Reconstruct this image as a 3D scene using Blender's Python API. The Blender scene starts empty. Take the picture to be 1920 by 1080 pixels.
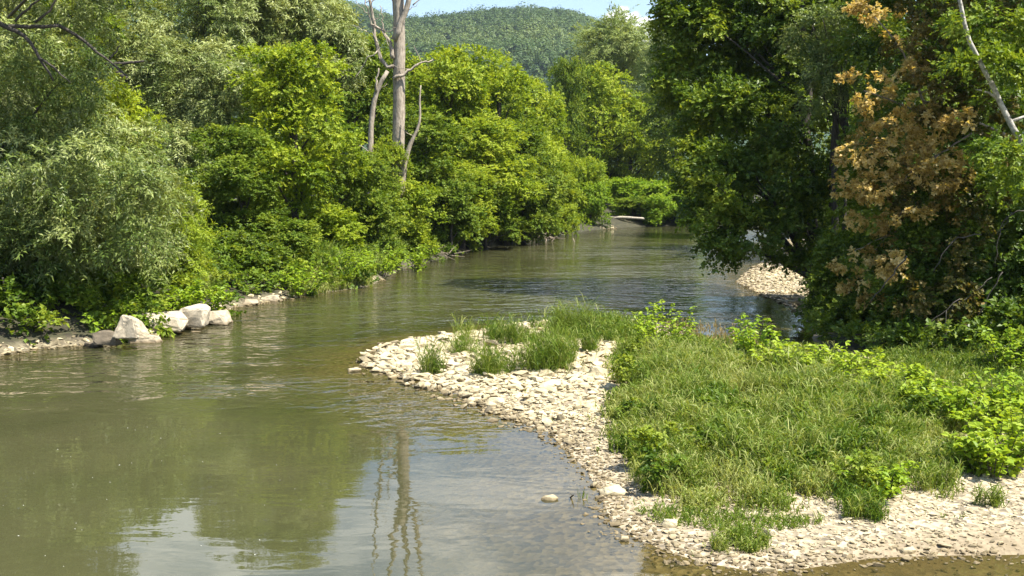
import bpy, bmesh, math
import numpy as np

scene = bpy.context.scene
col = scene.collection

# ------------------------------------------------------------------ camera
F = 960 / math.tan(math.radians(25.0))          # focal length in photo pixels (1920 wide)
CAM_H = 6.0
HORIZON = 343.0
PITCH = math.atan((540 - HORIZON) / F)
cam_data = bpy.data.cameras.new("camera")
cam_data.sensor_width = 36.0
cam_data.lens = 18.0 / math.tan(math.radians(25.0))
cam_data.clip_start = 0.5
cam_data.clip_end = 9000
cam = bpy.data.objects.new("camera", cam_data)
cam.location = (0, 0, CAM_H)
cam.rotation_euler = (math.radians(90) - PITCH, 0, 0)
col.objects.link(cam)
scene.camera = cam

# ------------------------------------------------------------------ sun, sky, exposure
SUN_EL = math.radians(59)
SUN_DIR = np.array([1.0, -0.45])
SUN_DIR = SUN_DIR / np.linalg.norm(SUN_DIR)
sun_data = bpy.data.lights.new("sun", 'SUN')
sun_data.energy = 5.0
sun_data.angle = math.radians(0.55)
sun_data.color = (1.0, 0.95, 0.85)
sun = bpy.data.objects.new("sun", sun_data)
sx, sy, sz = SUN_DIR[0] * math.cos(SUN_EL), SUN_DIR[1] * math.cos(SUN_EL), math.sin(SUN_EL)
from mathutils import Vector
sun.rotation_euler = Vector((-sx, -sy, -sz)).to_track_quat('-Z', 'Y').to_euler()
sun.location = (60, 0, 90)
col.objects.link(sun)

world = bpy.data.worlds.new("World")
scene.world = world
world.use_nodes = True
nt = world.node_tree
nt.nodes.clear()
def N(tree, typ, **kw):
    n = tree.nodes.new(typ)
    for k, v in kw.items():
        setattr(n, k, v)
    return n
out = N(nt, 'ShaderNodeOutputWorld')
bg = N(nt, 'ShaderNodeBackground')
bg.inputs['Strength'].default_value = 0.095
sky = N(nt, 'ShaderNodeTexSky', sky_type='NISHITA')
sky.sun_disc = False
sky.sun_elevation = SUN_EL
sky.sun_rotation = math.atan2(SUN_DIR[0], SUN_DIR[1])
sky.air_density = 1.0
sky.dust_density = 0.6
sky.ozone_density = 1.4
tc = N(nt, 'ShaderNodeTexCoord')
sep = N(nt, 'ShaderNodeSeparateXYZ')
nt.links.new(tc.outputs['Generated'], sep.inputs[0])
# cumulus: noise over the direction, stretched towards the horizon
zadd = N(nt, 'ShaderNodeMath', operation='ADD'); zadd.inputs[1].default_value = 0.22
nt.links.new(sep.outputs['Z'], zadd.inputs[0])
comb = N(nt, 'ShaderNodeVectorMath', operation='DIVIDE')
cz = N(nt, 'ShaderNodeCombineXYZ')
for i in range(3):
    nt.links.new(zadd.outputs[0], cz.inputs[i])
nt.links.new(tc.outputs['Generated'], comb.inputs[0])
nt.links.new(cz.outputs[0], comb.inputs[1])
noise = N(nt, 'ShaderNodeTexNoise')
noise.inputs['Scale'].default_value = 2.1
noise.inputs['Detail'].default_value = 7
noise.inputs['Roughness'].default_value = 0.55
off = N(nt, 'ShaderNodeVectorMath', operation='ADD')
off.inputs[1].default_value = (3.1, 0.35, 0.0)
nt.links.new(comb.outputs[0], off.inputs[0])
nt.links.new(off.outputs[0], noise.inputs['Vector'])
ramp = N(nt, 'ShaderNodeMapRange')
ramp.interpolation_type = 'SMOOTHSTEP'
ramp.inputs['From Min'].default_value = 0.43
ramp.inputs['From Max'].default_value = 0.60
nt.links.new(noise.outputs['Fac'], ramp.inputs['Value'])
# clear band near the horizon
hz = N(nt, 'ShaderNodeMapRange')
hz.interpolation_type = 'SMOOTHSTEP'
hz.inputs['From Min'].default_value = 0.215
hz.inputs['From Max'].default_value = 0.32
nt.links.new(sep.outputs['Z'], hz.inputs['Value'])
cl = N(nt, 'ShaderNodeMath', operation='MULTIPLY')
nt.links.new(ramp.outputs[0], cl.inputs[0])
hz2 = N(nt, 'ShaderNodeMapRange'); hz2.interpolation_type = 'SMOOTHSTEP'
hz2.inputs['From Min'].default_value = 0.62; hz2.inputs['From Max'].default_value = 0.42
nt.links.new(sep.outputs['Z'], hz2.inputs['Value'])
hzm = N(nt, 'ShaderNodeMath', operation='MULTIPLY')
nt.links.new(hz.outputs[0], hzm.inputs[0]); nt.links.new(hz2.outputs[0], hzm.inputs[1])
hz3 = N(nt, 'ShaderNodeMapRange'); hz3.interpolation_type = 'SMOOTHSTEP'      # clouds kept to the sky ahead, shaped for reflections and weaker fill light
hz3.inputs['From Min'].default_value = 0.0; hz3.inputs['From Max'].default_value = 0.5
nt.links.new(sep.outputs['Y'], hz3.inputs['Value'])
hzn = N(nt, 'ShaderNodeMath', operation='MULTIPLY')
nt.links.new(hzm.outputs[0], hzn.inputs[0]); nt.links.new(hz3.outputs[0], hzn.inputs[1])
nt.links.new(hzn.outputs[0], cl.inputs[1])
# one small cumulus low over the hill's right shoulder
def direction(px, py):
    d = np.array([px - 960, F * math.cos(PITCH) + (540 - py) * math.sin(PITCH), -F * math.sin(PITCH) + (540 - py) * math.cos(PITCH)])
    return d / np.linalg.norm(d)
cmask = None
for (px, py, rad) in ((1162, 40, 0.0125), (1150, 52, 0.013), (1180, 56, 0.016), (1205, 62, 0.014)):
    vd = N(nt, 'ShaderNodeVectorMath', operation='DISTANCE')
    nn = N(nt, 'ShaderNodeVectorMath', operation='NORMALIZE')
    nt.links.new(tc.outputs['Generated'], nn.inputs[0])
    nt.links.new(nn.outputs[0], vd.inputs[0])
    vd.inputs[1].default_value = tuple(direction(px, py))
    n2 = N(nt, 'ShaderNodeTexNoise'); n2.inputs['Scale'].default_value = 120; n2.inputs['Detail'].default_value = 4
    nt.links.new(tc.outputs['Generated'], n2.inputs['Vector'])
    ma = N(nt, 'ShaderNodeMath', operation='MULTIPLY_ADD'); ma.inputs[1].default_value = 0.012
    nt.links.new(n2.outputs['Fac'], ma.inputs[0]); nt.links.new(vd.outputs['Value'], ma.inputs[2])
    mr = N(nt, 'ShaderNodeMapRange'); mr.interpolation_type = 'SMOOTHSTEP'
    mr.inputs['From Min'].default_value = rad + 0.0075; mr.inputs['From Max'].default_value = rad + 0.0025
    nt.links.new(ma.outputs[0], mr.inputs['Value'])
    if cmask is None:
        cmask = mr.outputs[0]
    else:
        mx = N(nt, 'ShaderNodeMath', operation='MAXIMUM')
        nt.links.new(cmask, mx.inputs[0]); nt.links.new(mr.outputs[0], mx.inputs[1]); cmask = mx.outputs[0]
mx = N(nt, 'ShaderNodeMath', operation='MAXIMUM')
nt.links.new(cmask, mx.inputs[0]); nt.links.new(cl.outputs[0], mx.inputs[1])
mix = N(nt, 'ShaderNodeMix', data_type='RGBA')
nt.links.new(mx.outputs[0], mix.inputs['Factor'])
nt.links.new(sky.outputs[0], mix.inputs['A'])
mix.inputs['B'].default_value = (9.6, 9.6, 9.4, 1)
nt.links.new(mix.outputs['Result'], bg.inputs['Color'])
nt.links.new(bg.outputs[0], out.inputs['Surface'])

scene.view_settings.view_transform = 'Standard'
scene.view_settings.look = 'None'
scene.view_settings.exposure = 1.38
scene.view_settings.gamma = 1.0
scene.render.engine = 'CYCLES'
scene.cycles.max_bounces = 8
scene.cycles.diffuse_bounces = 3
scene.cycles.glossy_bounces = 3
scene.cycles.transparent_max_bounces = 12
scene.cycles.transmission_bounces = 6
scene.cycles.volume_bounces = 0
scene.cycles.caustics_reflective = False
scene.cycles.caustics_refractive = False

# ------------------------------------------------------------------ helpers
def G(px, py, z=0.0):
    """the point of the level z that the photograph shows at a pixel"""
    d = direction(px, py)
    t = (z - CAM_H) / d[2]
    return np.array([d[0] * t, d[1] * t, z])

def at(px, py, Y):
    """the point seen at a pixel, Y metres up the river"""
    d = direction(px, py)
    t = Y / d[1]
    return np.array([d[0] * t, Y, CAM_H + d[2] * t])

def unit(v):
    return v / np.maximum(np.linalg.norm(v, axis=-1, keepdims=True), 1e-9)

def fnoise(x, y, seed=0, scale=1.0, octaves=4):
    """smooth noise from sums of sines, about -1..1"""
    r = np.random.default_rng(seed)
    x = np.asarray(x, float); y = np.asarray(y, float)
    o = np.zeros_like(x); amp = 1.0; tot = 0
    for k in range(octaves):
        for j in range(3):
            a = r.uniform(0, 2 * math.pi); p = r.uniform(0, 2 * math.pi)
            q = r.uniform(0.7, 1.4) * scale * 2 ** k
            o += amp / 3 * np.sin((x * math.cos(a) + y * math.sin(a)) * q + p + 1.3 * np.sin((y * math.cos(a) - x * math.sin(a)) * q * 0.7 + p))
        tot += amp; amp *= 0.5
    return o / tot * 1.6

def sstep(a, b, x):
    t = np.clip((x - a) / (b - a), 0, 1)
    return t * t * (3 - 2 * t)

def tag(o, label=None, cat=None, group=None, kind=None):
    if label: o['label'] = label
    if cat: o['category'] = cat
    if group: o['group'] = group
    if kind: o['kind'] = kind
    return o

def mesh_data(name, V, polys, attrs=None, smooth=False):
    me = bpy.data.meshes.new(name)
    V = np.asarray(V, np.float32)
    me.vertices.add(len(V))
    me.vertices.foreach_set('co', V.ravel())
    polys = [np.asarray(p, np.int32) for p in polys if len(p)]
    loops = np.concatenate([p.ravel() for p in polys])
    totals = np.concatenate([np.full(len(p), p.shape[1], np.int32) for p in polys])
    starts = np.concatenate([[0], np.cumsum(totals)[:-1]]).astype(np.int32)
    me.loops.add(len(loops))
    me.loops.foreach_set('vertex_index', loops)
    me.polygons.add(len(totals))
    me.polygons.foreach_set('loop_start', starts)
    me.polygons.foreach_set('loop_total', totals)
    me.polygons.foreach_set('use_smooth', np.full(len(totals), smooth, bool))
    for k, v in (attrs or {}).items():
        a = me.attributes.new(k, 'FLOAT', 'POINT')
        a.data.foreach_set('value', np.asarray(v, np.float32))
    me.update(calc_edges=True)
    me.validate(clean_customdata=False)
    return me

class MB:
    def __init__(s):
        s.V, s.F, s.T, s.n = [], {}, [], 0
    def add(s, V, faces, tint=0.5):
        V = np.asarray(V, float).reshape(-1, 3)
        for f in faces:
            f = np.asarray(f, int)
            s.F.setdefault(f.shape[1], []).append(f + s.n)
        s.V.append(V)
        s.T.append(np.broadcast_to(np.asarray(tint, float), (len(V),)))
        s.n += len(V)
    def data(s, name, smooth=False):
        return mesh_data(name, np.concatenate(s.V), [np.concatenate(f) for f in s.F.values()], {'tint': np.concatenate(s.T)}, smooth)
    def build(s, name, mat, parent=None, loc=(0, 0, 0), smooth=False):
        return link(name, s.data(name, smooth), mat, parent, loc)

def link(name, me, mat, parent=None, loc=(0, 0, 0)):
    if mat is not None and len(me.materials) == 0:
        me.materials.append(mat)
    o = bpy.data.objects.new(name, me)
    col.objects.link(o)
    o.location = loc
    if parent: o.parent = parent
    return o

def empty(name, loc):
    o = bpy.data.objects.new(name, None)
    o.empty_display_size = 0.3
    o.location = loc
    col.objects.link(o)
    return o

def tube(mb, pts, radii, seg=8, tint=0.5, rough=0.0, seed=0):
    pts = np.asarray(pts, float); radii = np.asarray(radii, float)
    n = len(pts)
    r = np.random.default_rng(seed)
    tan = np.gradient(pts, axis=0); tan = unit(tan)
    ref = np.array([1.0, 0.13, 0.07]) if abs(tan[:, 0]).mean() < 0.8 else np.array([0.1, 0.2, 1.0])
    u = unit(np.cross(tan, ref)); v = np.cross(tan, u)
    a = np.linspace(0, 2 * math.pi, seg, endpoint=False)
    rr = radii[:, None] * (1 + rough * r.uniform(-1, 1, (n, seg)))
    V = pts[:, None, :] + rr[..., None] * (np.cos(a)[None, :, None] * u[:, None, :] + np.sin(a)[None, :, None] * v[:, None, :])
    i = np.arange(n - 1)[:, None] * seg; j = np.arange(seg)[None, :]
    q = np.stack([i + j, i + (j + 1) % seg, i + seg + (j + 1) % seg, i + seg + j], -1).reshape(-1, 4)
    faces = [q, np.arange(seg)[None, ::-1], (np.arange(seg) + (n - 1) * seg)[None, :]]
    mb.add(V.reshape(-1, 3), faces, tint)

def curve(p0, p1, p2, n=8, wob=0.0, rng=None):
    t = np.linspace(0, 1, n)[:, None]
    p = (1 - t) ** 2 * np.asarray(p0) + 2 * t * (1 - t) * np.asarray(p1) + t * t * np.asarray(p2)
    if wob and rng is not None:
        w = rng.normal(0, wob, (n, 3)); w[0] = 0
        p = p + w
    return p

def resample(pts, n):
    pts = np.asarray(pts, float)
    d = np.concatenate([[0], np.cumsum(np.linalg.norm(np.diff(pts, axis=0), axis=1))])
    # Catmull-like smoothing by dense linear interpolation and averaging
    t = np.linspace(0, d[-1], n)
    p = np.stack([np.interp(t, d, pts[:, k]) for k in range(3)], 1)
    for _ in range(2):
        q = p.copy(); q[1:-1] = (p[:-2] + 2 * p[1:-1] + p[2:]) / 4; p = q
    return p

def leaves(mb, P, D, Nn, L, W, tint, fold=0.12, hexa=False):
    """leaf blades: base P, direction D, face normal Nn"""
    D = unit(D); S = unit(np.cross(D, Nn)); U = np.cross(S, D)
    L = np.asarray(L)[:, None]; W = np.asarray(W)[:, None]
    n = len(P); k = np.arange(n)[:, None]
    if not hexa:
        V = np.stack([P, P + D * L * 0.42 + S * W * 0.5 + U * L * fold,
                      P + D * L - U * L * 0.10, P + D * L * 0.42 - S * W * 0.5 + U * L * fold], 1)
        mb.add(V.reshape(-1, 3), [k * 4 + np.arange(4)[None]], np.repeat(tint, 4))
    else:
        V = np.stack([P, P + D * L * 0.22 + S * W * 0.42 + U * L * fold * 0.5, P + D * L * 0.55 + S * W * 0.46 + U * L * fold * 0.7,
                      P + D * L - U * L * 0.16, P + D * L * 0.55 - S * W * 0.46 + U * L * fold * 0.7, P + D * L * 0.22 - S * W * 0.42 + U * L * fold * 0.5], 1)
        mb.add(V.reshape(-1, 3), [k * 6 + np.array([[0, 1, 2, 3]]), k * 6 + np.array([[0, 3, 4, 5]])], np.repeat(tint, 6))

def inside(poly, x, y):
    c = np.zeros(np.shape(x), bool)
    j = len(poly) - 1
    for i in range(len(poly)):
        xi, yi = poly[i]; xj, yj = poly[j]
        if yi != yj:
            m = ((yi > y) != (yj > y)) & (x < (xj - xi) * (y - yi) / (yj - yi) + xi)
            c ^= m
        j = i
    return c

def edge_dist(poly, x, y, closed=True):
    d = np.full(np.shape(x), 1e9)
    n = len(poly)
    for i in range(n if closed else n - 1):
        ax, ay = poly[i]; bx, by = poly[(i + 1) % n]
        ex, ey = bx - ax, by - ay
        t = np.clip(((x - ax) * ex + (y - ay) * ey) / (ex * ex + ey * ey + 1e-12), 0, 1)
        d = np.minimum(d, (x - ax - t * ex) ** 2 + (y - ay - t * ey) ** 2)
    return np.sqrt(d)

# ------------------------------------------------------------------ materials
def mat_new(name):
    m = bpy.data.materials.new(name)
    m.use_nodes = True
    t = m.node_tree
    b = t.nodes['Principled BSDF']
    return m, t, b

def ramp_node(t, fac, stops):
    r = N(t, 'ShaderNodeValToRGB')
    e = r.color_ramp.elements
    while len(e) < len(stops): e.new(0.5)
    for i, (p, c) in enumerate(stops):
        e[i].position = p; e[i].color = (*c, 1)
    t.links.new(fac, r.inputs[0])
    return r.outputs[0]

def leaf_mat(name, c0, c1, c2, trans=0.4, under=None, rough=0.5, spec=0.2):
    m, t, b = mat_new(name)
    a = N(t, 'ShaderNodeAttribute', attribute_name='tint')
    c = ramp_node(t, a.outputs['Fac'], [(0.0, c0), (0.5, c1), (1.0, c2)])
    base = c
    if under:
        g = N(t, 'ShaderNodeNewGeometry')
        mx = N(t, 'ShaderNodeMix', data_type='RGBA')
        t.links.new(g.outputs['Backfacing'], mx.inputs['Factor'])
        t.links.new(c, mx.inputs['A']); mx.inputs['B'].default_value = (*under, 1)
        base = mx.outputs['Result']
    t.links.new(base, b.inputs['Base Color'])
    b.inputs['Roughness'].default_value = rough
    b.inputs['Specular IOR Level'].default_value = spec
    tr = N(t, 'ShaderNodeBsdfTranslucent')
    mu = N(t, 'ShaderNodeMix', data_type='RGBA', blend_type='MULTIPLY')
    mu.inputs['Factor'].default_value = 1
    t.links.new(c, mu.inputs['A']); mu.inputs['B'].default_value = (1.35, 1.25, 0.55, 1)
    t.links.new(mu.outputs['Result'], tr.inputs['Color'])
    ms = N(t, 'ShaderNodeMixShader'); ms.inputs[0].default_value = trans
    t.links.new(b.outputs[0], ms.inputs[1]); t.links.new(tr.outputs[0], ms.inputs[2])
    t.links.new(ms.outputs[0], t.nodes['Material Output'].inputs['Surface'])
    return m

M = {}
M['lime'] = leaf_mat('lime_leaves', (0.088, 0.152, 0.008), (0.235, 0.315, 0.020), (0.390, 0.440, 0.045), 0.40)
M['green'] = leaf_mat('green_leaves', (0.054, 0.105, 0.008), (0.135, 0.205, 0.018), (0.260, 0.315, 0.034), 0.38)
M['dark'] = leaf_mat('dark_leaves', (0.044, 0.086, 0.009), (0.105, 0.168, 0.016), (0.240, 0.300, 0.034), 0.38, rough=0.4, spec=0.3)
M['willow'] = leaf_mat('willow_leaves', (0.048, 0.088, 0.012), (0.160, 0.210, 0.044), (0.360, 0.395, 0.145), 0.30, under=(0.24, 0.27, 0.11), rough=0.4, spec=0.25)
M['willow_far'] = leaf_mat('far_willow_leaves', (0.120, 0.170, 0.035), (0.210, 0.265, 0.065), (0.300, 0.340, 0.110), 0.35, under=(0.21, 0.26, 0.11))
M['brown'] = leaf_mat('withered_leaves', (0.19, 0.130, 0.034), (0.48, 0.350, 0.110), (0.66, 0.53, 0.25), 0.38)
M['fading'] = leaf_mat('fading_leaves', (0.045, 0.055, 0.010), (0.120, 0.105, 0.020), (0.30, 0.21, 0.06), 0.28)
M['knot'] = leaf_mat('knotweed_leaves', (0.095, 0.180, 0.012), (0.210, 0.320, 0.020), (0.330, 0.420, 0.040), 0.42, rough=0.45)
M['grass'] = leaf_mat('grass_blades', (0.050, 0.110, 0.010), (0.150, 0.215, 0.024), (0.390, 0.405, 0.140), 0.38)
M['straw'] = leaf_mat('straw_blades', (0.16, 0.13, 0.05), (0.28, 0.22, 0.10), (0.40, 0.31, 0.17), 0.3)
M['wood'] = leaf_mat('far_wood_leaves', (0.042, 0.080, 0.018), (0.078, 0.124, 0.028), (0.130, 0.172, 0.040), 0.22)

def bark(name, c0, c1, scale=9, zs=0.25, bump=0.4):
    m, t, b = mat_new(name)
    co = N(t, 'ShaderNodeTexCoord')
    mp = N(t, 'ShaderNodeMapping'); mp.inputs['Scale'].default_value = (1, 1, zs)
    t.links.new(co.outputs['Object'], mp.inputs['Vector'])
    n = N(t, 'ShaderNodeTexNoise'); n.inputs['Scale'].default_value = scale; n.inputs['Detail'].default_value = 6; n.inputs['Roughness'].default_value = 0.65
    t.links.new(mp.outputs[0], n.inputs['Vector'])
    c = ramp_node(t, n.outputs['Fac'], [(0.30, c0), (0.68, c1)])
    t.links.new(c, b.inputs['Base Color'])
    b.inputs['Roughness'].default_value = 0.85
    bp = N(t, 'ShaderNodeBump'); bp.inputs['Strength'].default_value = bump; bp.inputs['Distance'].default_value = 0.05
    t.links.new(n.outputs['Fac'], bp.inputs['Height']); t.links.new(bp.outputs[0], b.inputs['Normal'])
    return m
M['bark'] = bark('grey_brown_bark', (0.022, 0.018, 0.013), (0.075, 0.062, 0.048))
M['dead'] = bark('dead_grey_bark', (0.15, 0.122, 0.088), (0.44, 0.37, 0.285), 7, 0.35, 0.9)
M['pale'] = bark('pale_birch_bark', (0.09, 0.08, 0.065), (0.58, 0.54, 0.46), 9, 0.8, 0.6)
M['twig'] = bark('bare_twig', (0.13, 0.10, 0.07), (0.30, 0.245, 0.18), 12)
M['drift'] = bark('bleached_driftwood', (0.20, 0.17, 0.13), (0.48, 0.42, 0.33), 8)

def rock_mat(name, c0, c1, c2, scale=5, bump=0.8, wet=True, low=0.62, wetz=0.09):
    m, t, b = mat_new(name)
    a = N(t, 'ShaderNodeAttribute', attribute_name='tint')
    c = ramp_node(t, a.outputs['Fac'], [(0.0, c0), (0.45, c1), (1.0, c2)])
    co = N(t, 'ShaderNodeTexCoord')
    n = N(t, 'ShaderNodeTexNoise'); n.inputs['Scale'].default_value = scale; n.inputs['Detail'].default_value = 8; n.inputs['Roughness'].default_value = 0.7
    t.links.new(co.outputs['Object'], n.inputs['Vector'])
    mr = N(t, 'ShaderNodeMapRange'); mr.inputs['From Min'].default_value = 0.3; mr.inputs['From Max'].default_value = 0.7
    mr.inputs['To Min'].default_value = low; mr.inputs['To Max'].default_value = 1.12
    t.links.new(n.outputs['Fac'], mr.inputs['Value'])
    mu = N(t, 'ShaderNodeVectorMath', operation='SCALE')
    t.links.new(c, mu.inputs[0]); t.links.new(mr.outputs[0], mu.inputs['Scale'])
    colr = mu.outputs[0]
    b.inputs['Roughness'].default_value = 0.85
    if wet:   # the stain of the wet foot just above the water line
        g = N(t, 'ShaderNodeNewGeometry'); s = N(t, 'ShaderNodeSeparateXYZ')
        t.links.new(g.outputs['Position'], s.inputs[0])
        w = N(t, 'ShaderNodeMapRange'); w.inputs['From Min'].default_value = 0.03; w.inputs['From Max'].default_value = wetz
        t.links.new(s.outputs['Z'], w.inputs['Value'])
        mw = N(t, 'ShaderNodeMix', data_type='RGBA')
        t.links.new(w.outputs[0], mw.inputs['Factor'])
        sc = N(t, 'ShaderNodeVectorMath', operation='MULTIPLY'); sc.inputs[1].default_value = (0.40, 0.36, 0.30)
        t.links.new(colr, sc.inputs[0]); t.links.new(sc.outputs[0], mw.inputs['A']); t.links.new(colr, mw.inputs['B'])
        colr = mw.outputs['Result']
    t.links.new(colr, b.inputs['Base Color'])
    bp = N(t, 'ShaderNodeBump'); bp.inputs['Strength'].default_value = bump; bp.inputs['Distance'].default_value = 0.04
    t.links.new(n.outputs['Fac'], bp.inputs['Height']); t.links.new(bp.outputs[0], b.inputs['Normal'])
    return m
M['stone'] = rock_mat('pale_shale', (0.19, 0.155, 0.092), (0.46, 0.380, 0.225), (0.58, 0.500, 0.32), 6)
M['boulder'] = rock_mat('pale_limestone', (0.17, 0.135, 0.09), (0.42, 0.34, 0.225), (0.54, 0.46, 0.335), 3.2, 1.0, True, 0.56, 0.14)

# ------------------------------------------------------------------ shorelines (photo pixels on the water plane)
def line(pts):
    return [tuple(G(px, py)[:2]) for px, py in pts]
left_line = line([(0, 668), (60, 655), (150, 648), (200, 645), (230, 640), (290, 634), (340, 612), (415, 605), (425, 578), (520, 563), (600, 550),
                  (690, 537), (745, 508), (800, 492), (880, 472), (960, 456), (1040, 443), (1100, 433), (1160, 427), (1230, 424), (1300, 423)])
LEFT = [(-3500, -300), (-34, -300), (-30, 10), (-26, 25)] + left_line + [(60, 150), (110, 140), (3500, 160), (3500, 6000), (-3500, 6000)]
right_bank = line([(1500, 448), (1432, 462), (1440, 485), (1395, 512), (1380, 528), (1420, 550), (1480, 575), (1510, 600), (1525, 640), (1548, 656)])
bar_top = line([(1500, 658), (1400, 648), (1300, 632), (1240, 614), (1200, 607), (1100, 604), (1010, 609), (950, 616), (900, 626), (820, 633), (735, 650), (695, 684)])
bar_low = line([(762, 706), (830, 727), (900, 757), (955, 785), (1025, 808), (1060, 842), (1098, 880), (1125, 930), (1148, 980), (1200, 1014), (1260, 1038),
                (1330, 1058), (1420, 1073), (1500, 1068), (1640, 1046), (1780, 1042), (1925, 1040), (2100, 1040)])
RIGHT = [(3500, 120), (110, 112), (60, 112)] + right_bank + bar_top + bar_low + [(22, 12), (34, -10), (38, -300), (3500, -300)]
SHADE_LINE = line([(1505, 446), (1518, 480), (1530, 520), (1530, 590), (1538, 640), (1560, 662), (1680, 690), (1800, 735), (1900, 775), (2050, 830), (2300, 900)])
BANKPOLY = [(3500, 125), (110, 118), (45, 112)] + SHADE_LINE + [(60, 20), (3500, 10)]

def sd(poly, x, y):
    d = edge_dist(poly, x, y)
    return np.where(inside(poly, x, y), d, -d)

def height(x, y, full=False):
    x = np.asarray(x, float); y = np.asarray(y, float)
    l = sd(LEFT, x, y); r = sd(RIGHT, x, y); b = sd(BANKPOLY, x, y)
    n1 = fnoise(x, y, 3, 0.5); n2 = fnoise(x, y, 5, 2.2, 3)
    zl = 0.28 * sstep(0, 0.6, l) + 0.9 * sstep(0.3, 3.2, l) + 1.6 * sstep(2.0, 12, l) + 0.10 * n2 * sstep(0, 2, l)
    zr = np.where(y > 44, 0.5, 1.0) * 0.05 * np.minimum(r, 1.2) + 0.028 * np.clip(r - 1, 0, 9) + 0.035 * n2 * sstep(0.1, 1.5, r) + 0.06 * n1 * sstep(1, 4, r)
    zr = zr + 0.6 * sstep(0.2, 7, b) + 1.2 * sstep(6, 20, b)
    deep = np.maximum(l, r)            # negative in the river
    dl = np.minimum(-l, 12); dr = np.minimum(-r, 12)
    zw = -np.minimum(0.16 * dl, 0.06 * dr + 0.10 * sstep(1.0, 4, dr))
    zw = np.maximum(zw, -1.1) + 0.03 * n2 * sstep(0, 1.5, -deep)
    z = np.where(l > 0, zl, np.where(r > 0, zr, zw))
    if full:
        return z, l, r, b
    return z

# ------------------------------------------------------------------ ground sheet and river
def axis(parts):
    a = np.concatenate([np.arange(s, e, st) for s, e, st in parts])
    return np.unique(np.round(a, 3))
xs = axis([(-3500, -600, 500), (-600, -120, 60), (-120, -45, 5), (-45, -22, 1.0), (-22, 26, 0.33), (26, 60, 1.0), (60, 140, 8), (140, 600, 60), (600, 3600, 500)])
ys = axis([(-300, 0, 50), (0, 13, 2), (13, 48, 0.33), (48, 90, 0.6), (90, 170, 1.2), (170, 320, 10), (320, 900, 60), (900, 6100, 500)])
def grid_mesh(xs, ys):
    X, Y = np.meshgrid(xs, ys)
    nx, ny = len(xs), len(ys)
    i = np.arange(ny - 1)[:, None] * nx + np.arange(nx - 1)[None, :]
    q = np.stack([i, i + 1, i + nx + 1, i + nx], -1).reshape(-1, 4)
    return X.ravel(), Y.ravel(), q
X, Y, Q = grid_mesh(xs, ys)
Z, SL, SR, SB = height(X, Y, True)
gravel = np.clip(sstep(-0.5, 0.6, -SB) * (SR > -4) + 0.45 * sstep(0.7, 0.2, SL) * (SL > -3) * sstep(90, 60, Y), 0, 1)  # left rim thinned to dark soil, partly standing in for willow shade
mudpoly = line([(1560, 1066), (1650, 1036), (1780, 1018), (1930, 1004), (2100, 1000), (2100, 1060), (1640, 1060)])
mud = sstep(0.9, -0.3, np.where(inside(mudpoly, X, Y), -1, 1) * edge_dist(mudpoly, X, Y))
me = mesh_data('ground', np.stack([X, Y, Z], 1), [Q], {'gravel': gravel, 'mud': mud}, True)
m, t, b = mat_new('river_ground')
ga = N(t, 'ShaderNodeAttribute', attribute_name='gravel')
mu_ = N(t, 'ShaderNodeAttribute', attribute_name='mud')
geo = N(t, 'ShaderNodeNewGeometry')
vo = N(t, 'ShaderNodeTexVoronoi'); vo.inputs['Scale'].default_value = 9
t.links.new(geo.outputs['Position'], vo.inputs['Vector'])
vs = N(t, 'ShaderNodeSeparateXYZ'); t.links.new(vo.outputs['Color'], vs.inputs[0])
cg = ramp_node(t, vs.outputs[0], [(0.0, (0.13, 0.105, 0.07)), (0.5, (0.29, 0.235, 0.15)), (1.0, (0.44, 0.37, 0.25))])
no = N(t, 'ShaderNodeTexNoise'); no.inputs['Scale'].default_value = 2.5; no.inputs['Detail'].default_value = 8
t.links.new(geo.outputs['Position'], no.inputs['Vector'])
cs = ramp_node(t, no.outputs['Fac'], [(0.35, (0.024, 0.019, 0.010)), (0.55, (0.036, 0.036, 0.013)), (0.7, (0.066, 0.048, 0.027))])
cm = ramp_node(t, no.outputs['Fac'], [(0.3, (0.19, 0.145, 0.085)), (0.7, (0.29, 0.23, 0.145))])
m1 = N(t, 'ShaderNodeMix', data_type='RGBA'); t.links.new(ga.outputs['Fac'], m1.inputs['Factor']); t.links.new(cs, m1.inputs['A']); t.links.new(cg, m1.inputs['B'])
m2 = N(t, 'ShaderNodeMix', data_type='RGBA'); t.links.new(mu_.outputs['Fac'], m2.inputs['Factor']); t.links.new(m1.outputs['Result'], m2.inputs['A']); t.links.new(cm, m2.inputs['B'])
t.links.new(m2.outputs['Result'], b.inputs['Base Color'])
b.inputs['Roughness'].default_value = 0.9
bp = N(t, 'ShaderNodeBump'); bp.inputs['Strength'].default_value = 0.6; bp.inputs['Distance'].default_value = 0.05
t.links.new(vo.outputs['Distance'], bp.inputs['Height']); t.links.new(bp.outputs[0], b.inputs['Normal'])
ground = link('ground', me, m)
tag(ground, kind='structure')

wx = axis([(-60, -24, 2), (-24, 26, 0.4), (26, 64, 1.5), (64, 140, 8)])
wy = axis([(-290, 0, 30), (0, 13, 1.5), (13, 50, 0.4), (50, 175, 1.2)])
WX, WY, WQ = grid_mesh(wx, wy)
wz, wl, wr, wb = height(WX, WY, True)
murk = np.clip(0.30 + 1.3 * np.maximum(-wz, 0), 0, 0.985)
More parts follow.
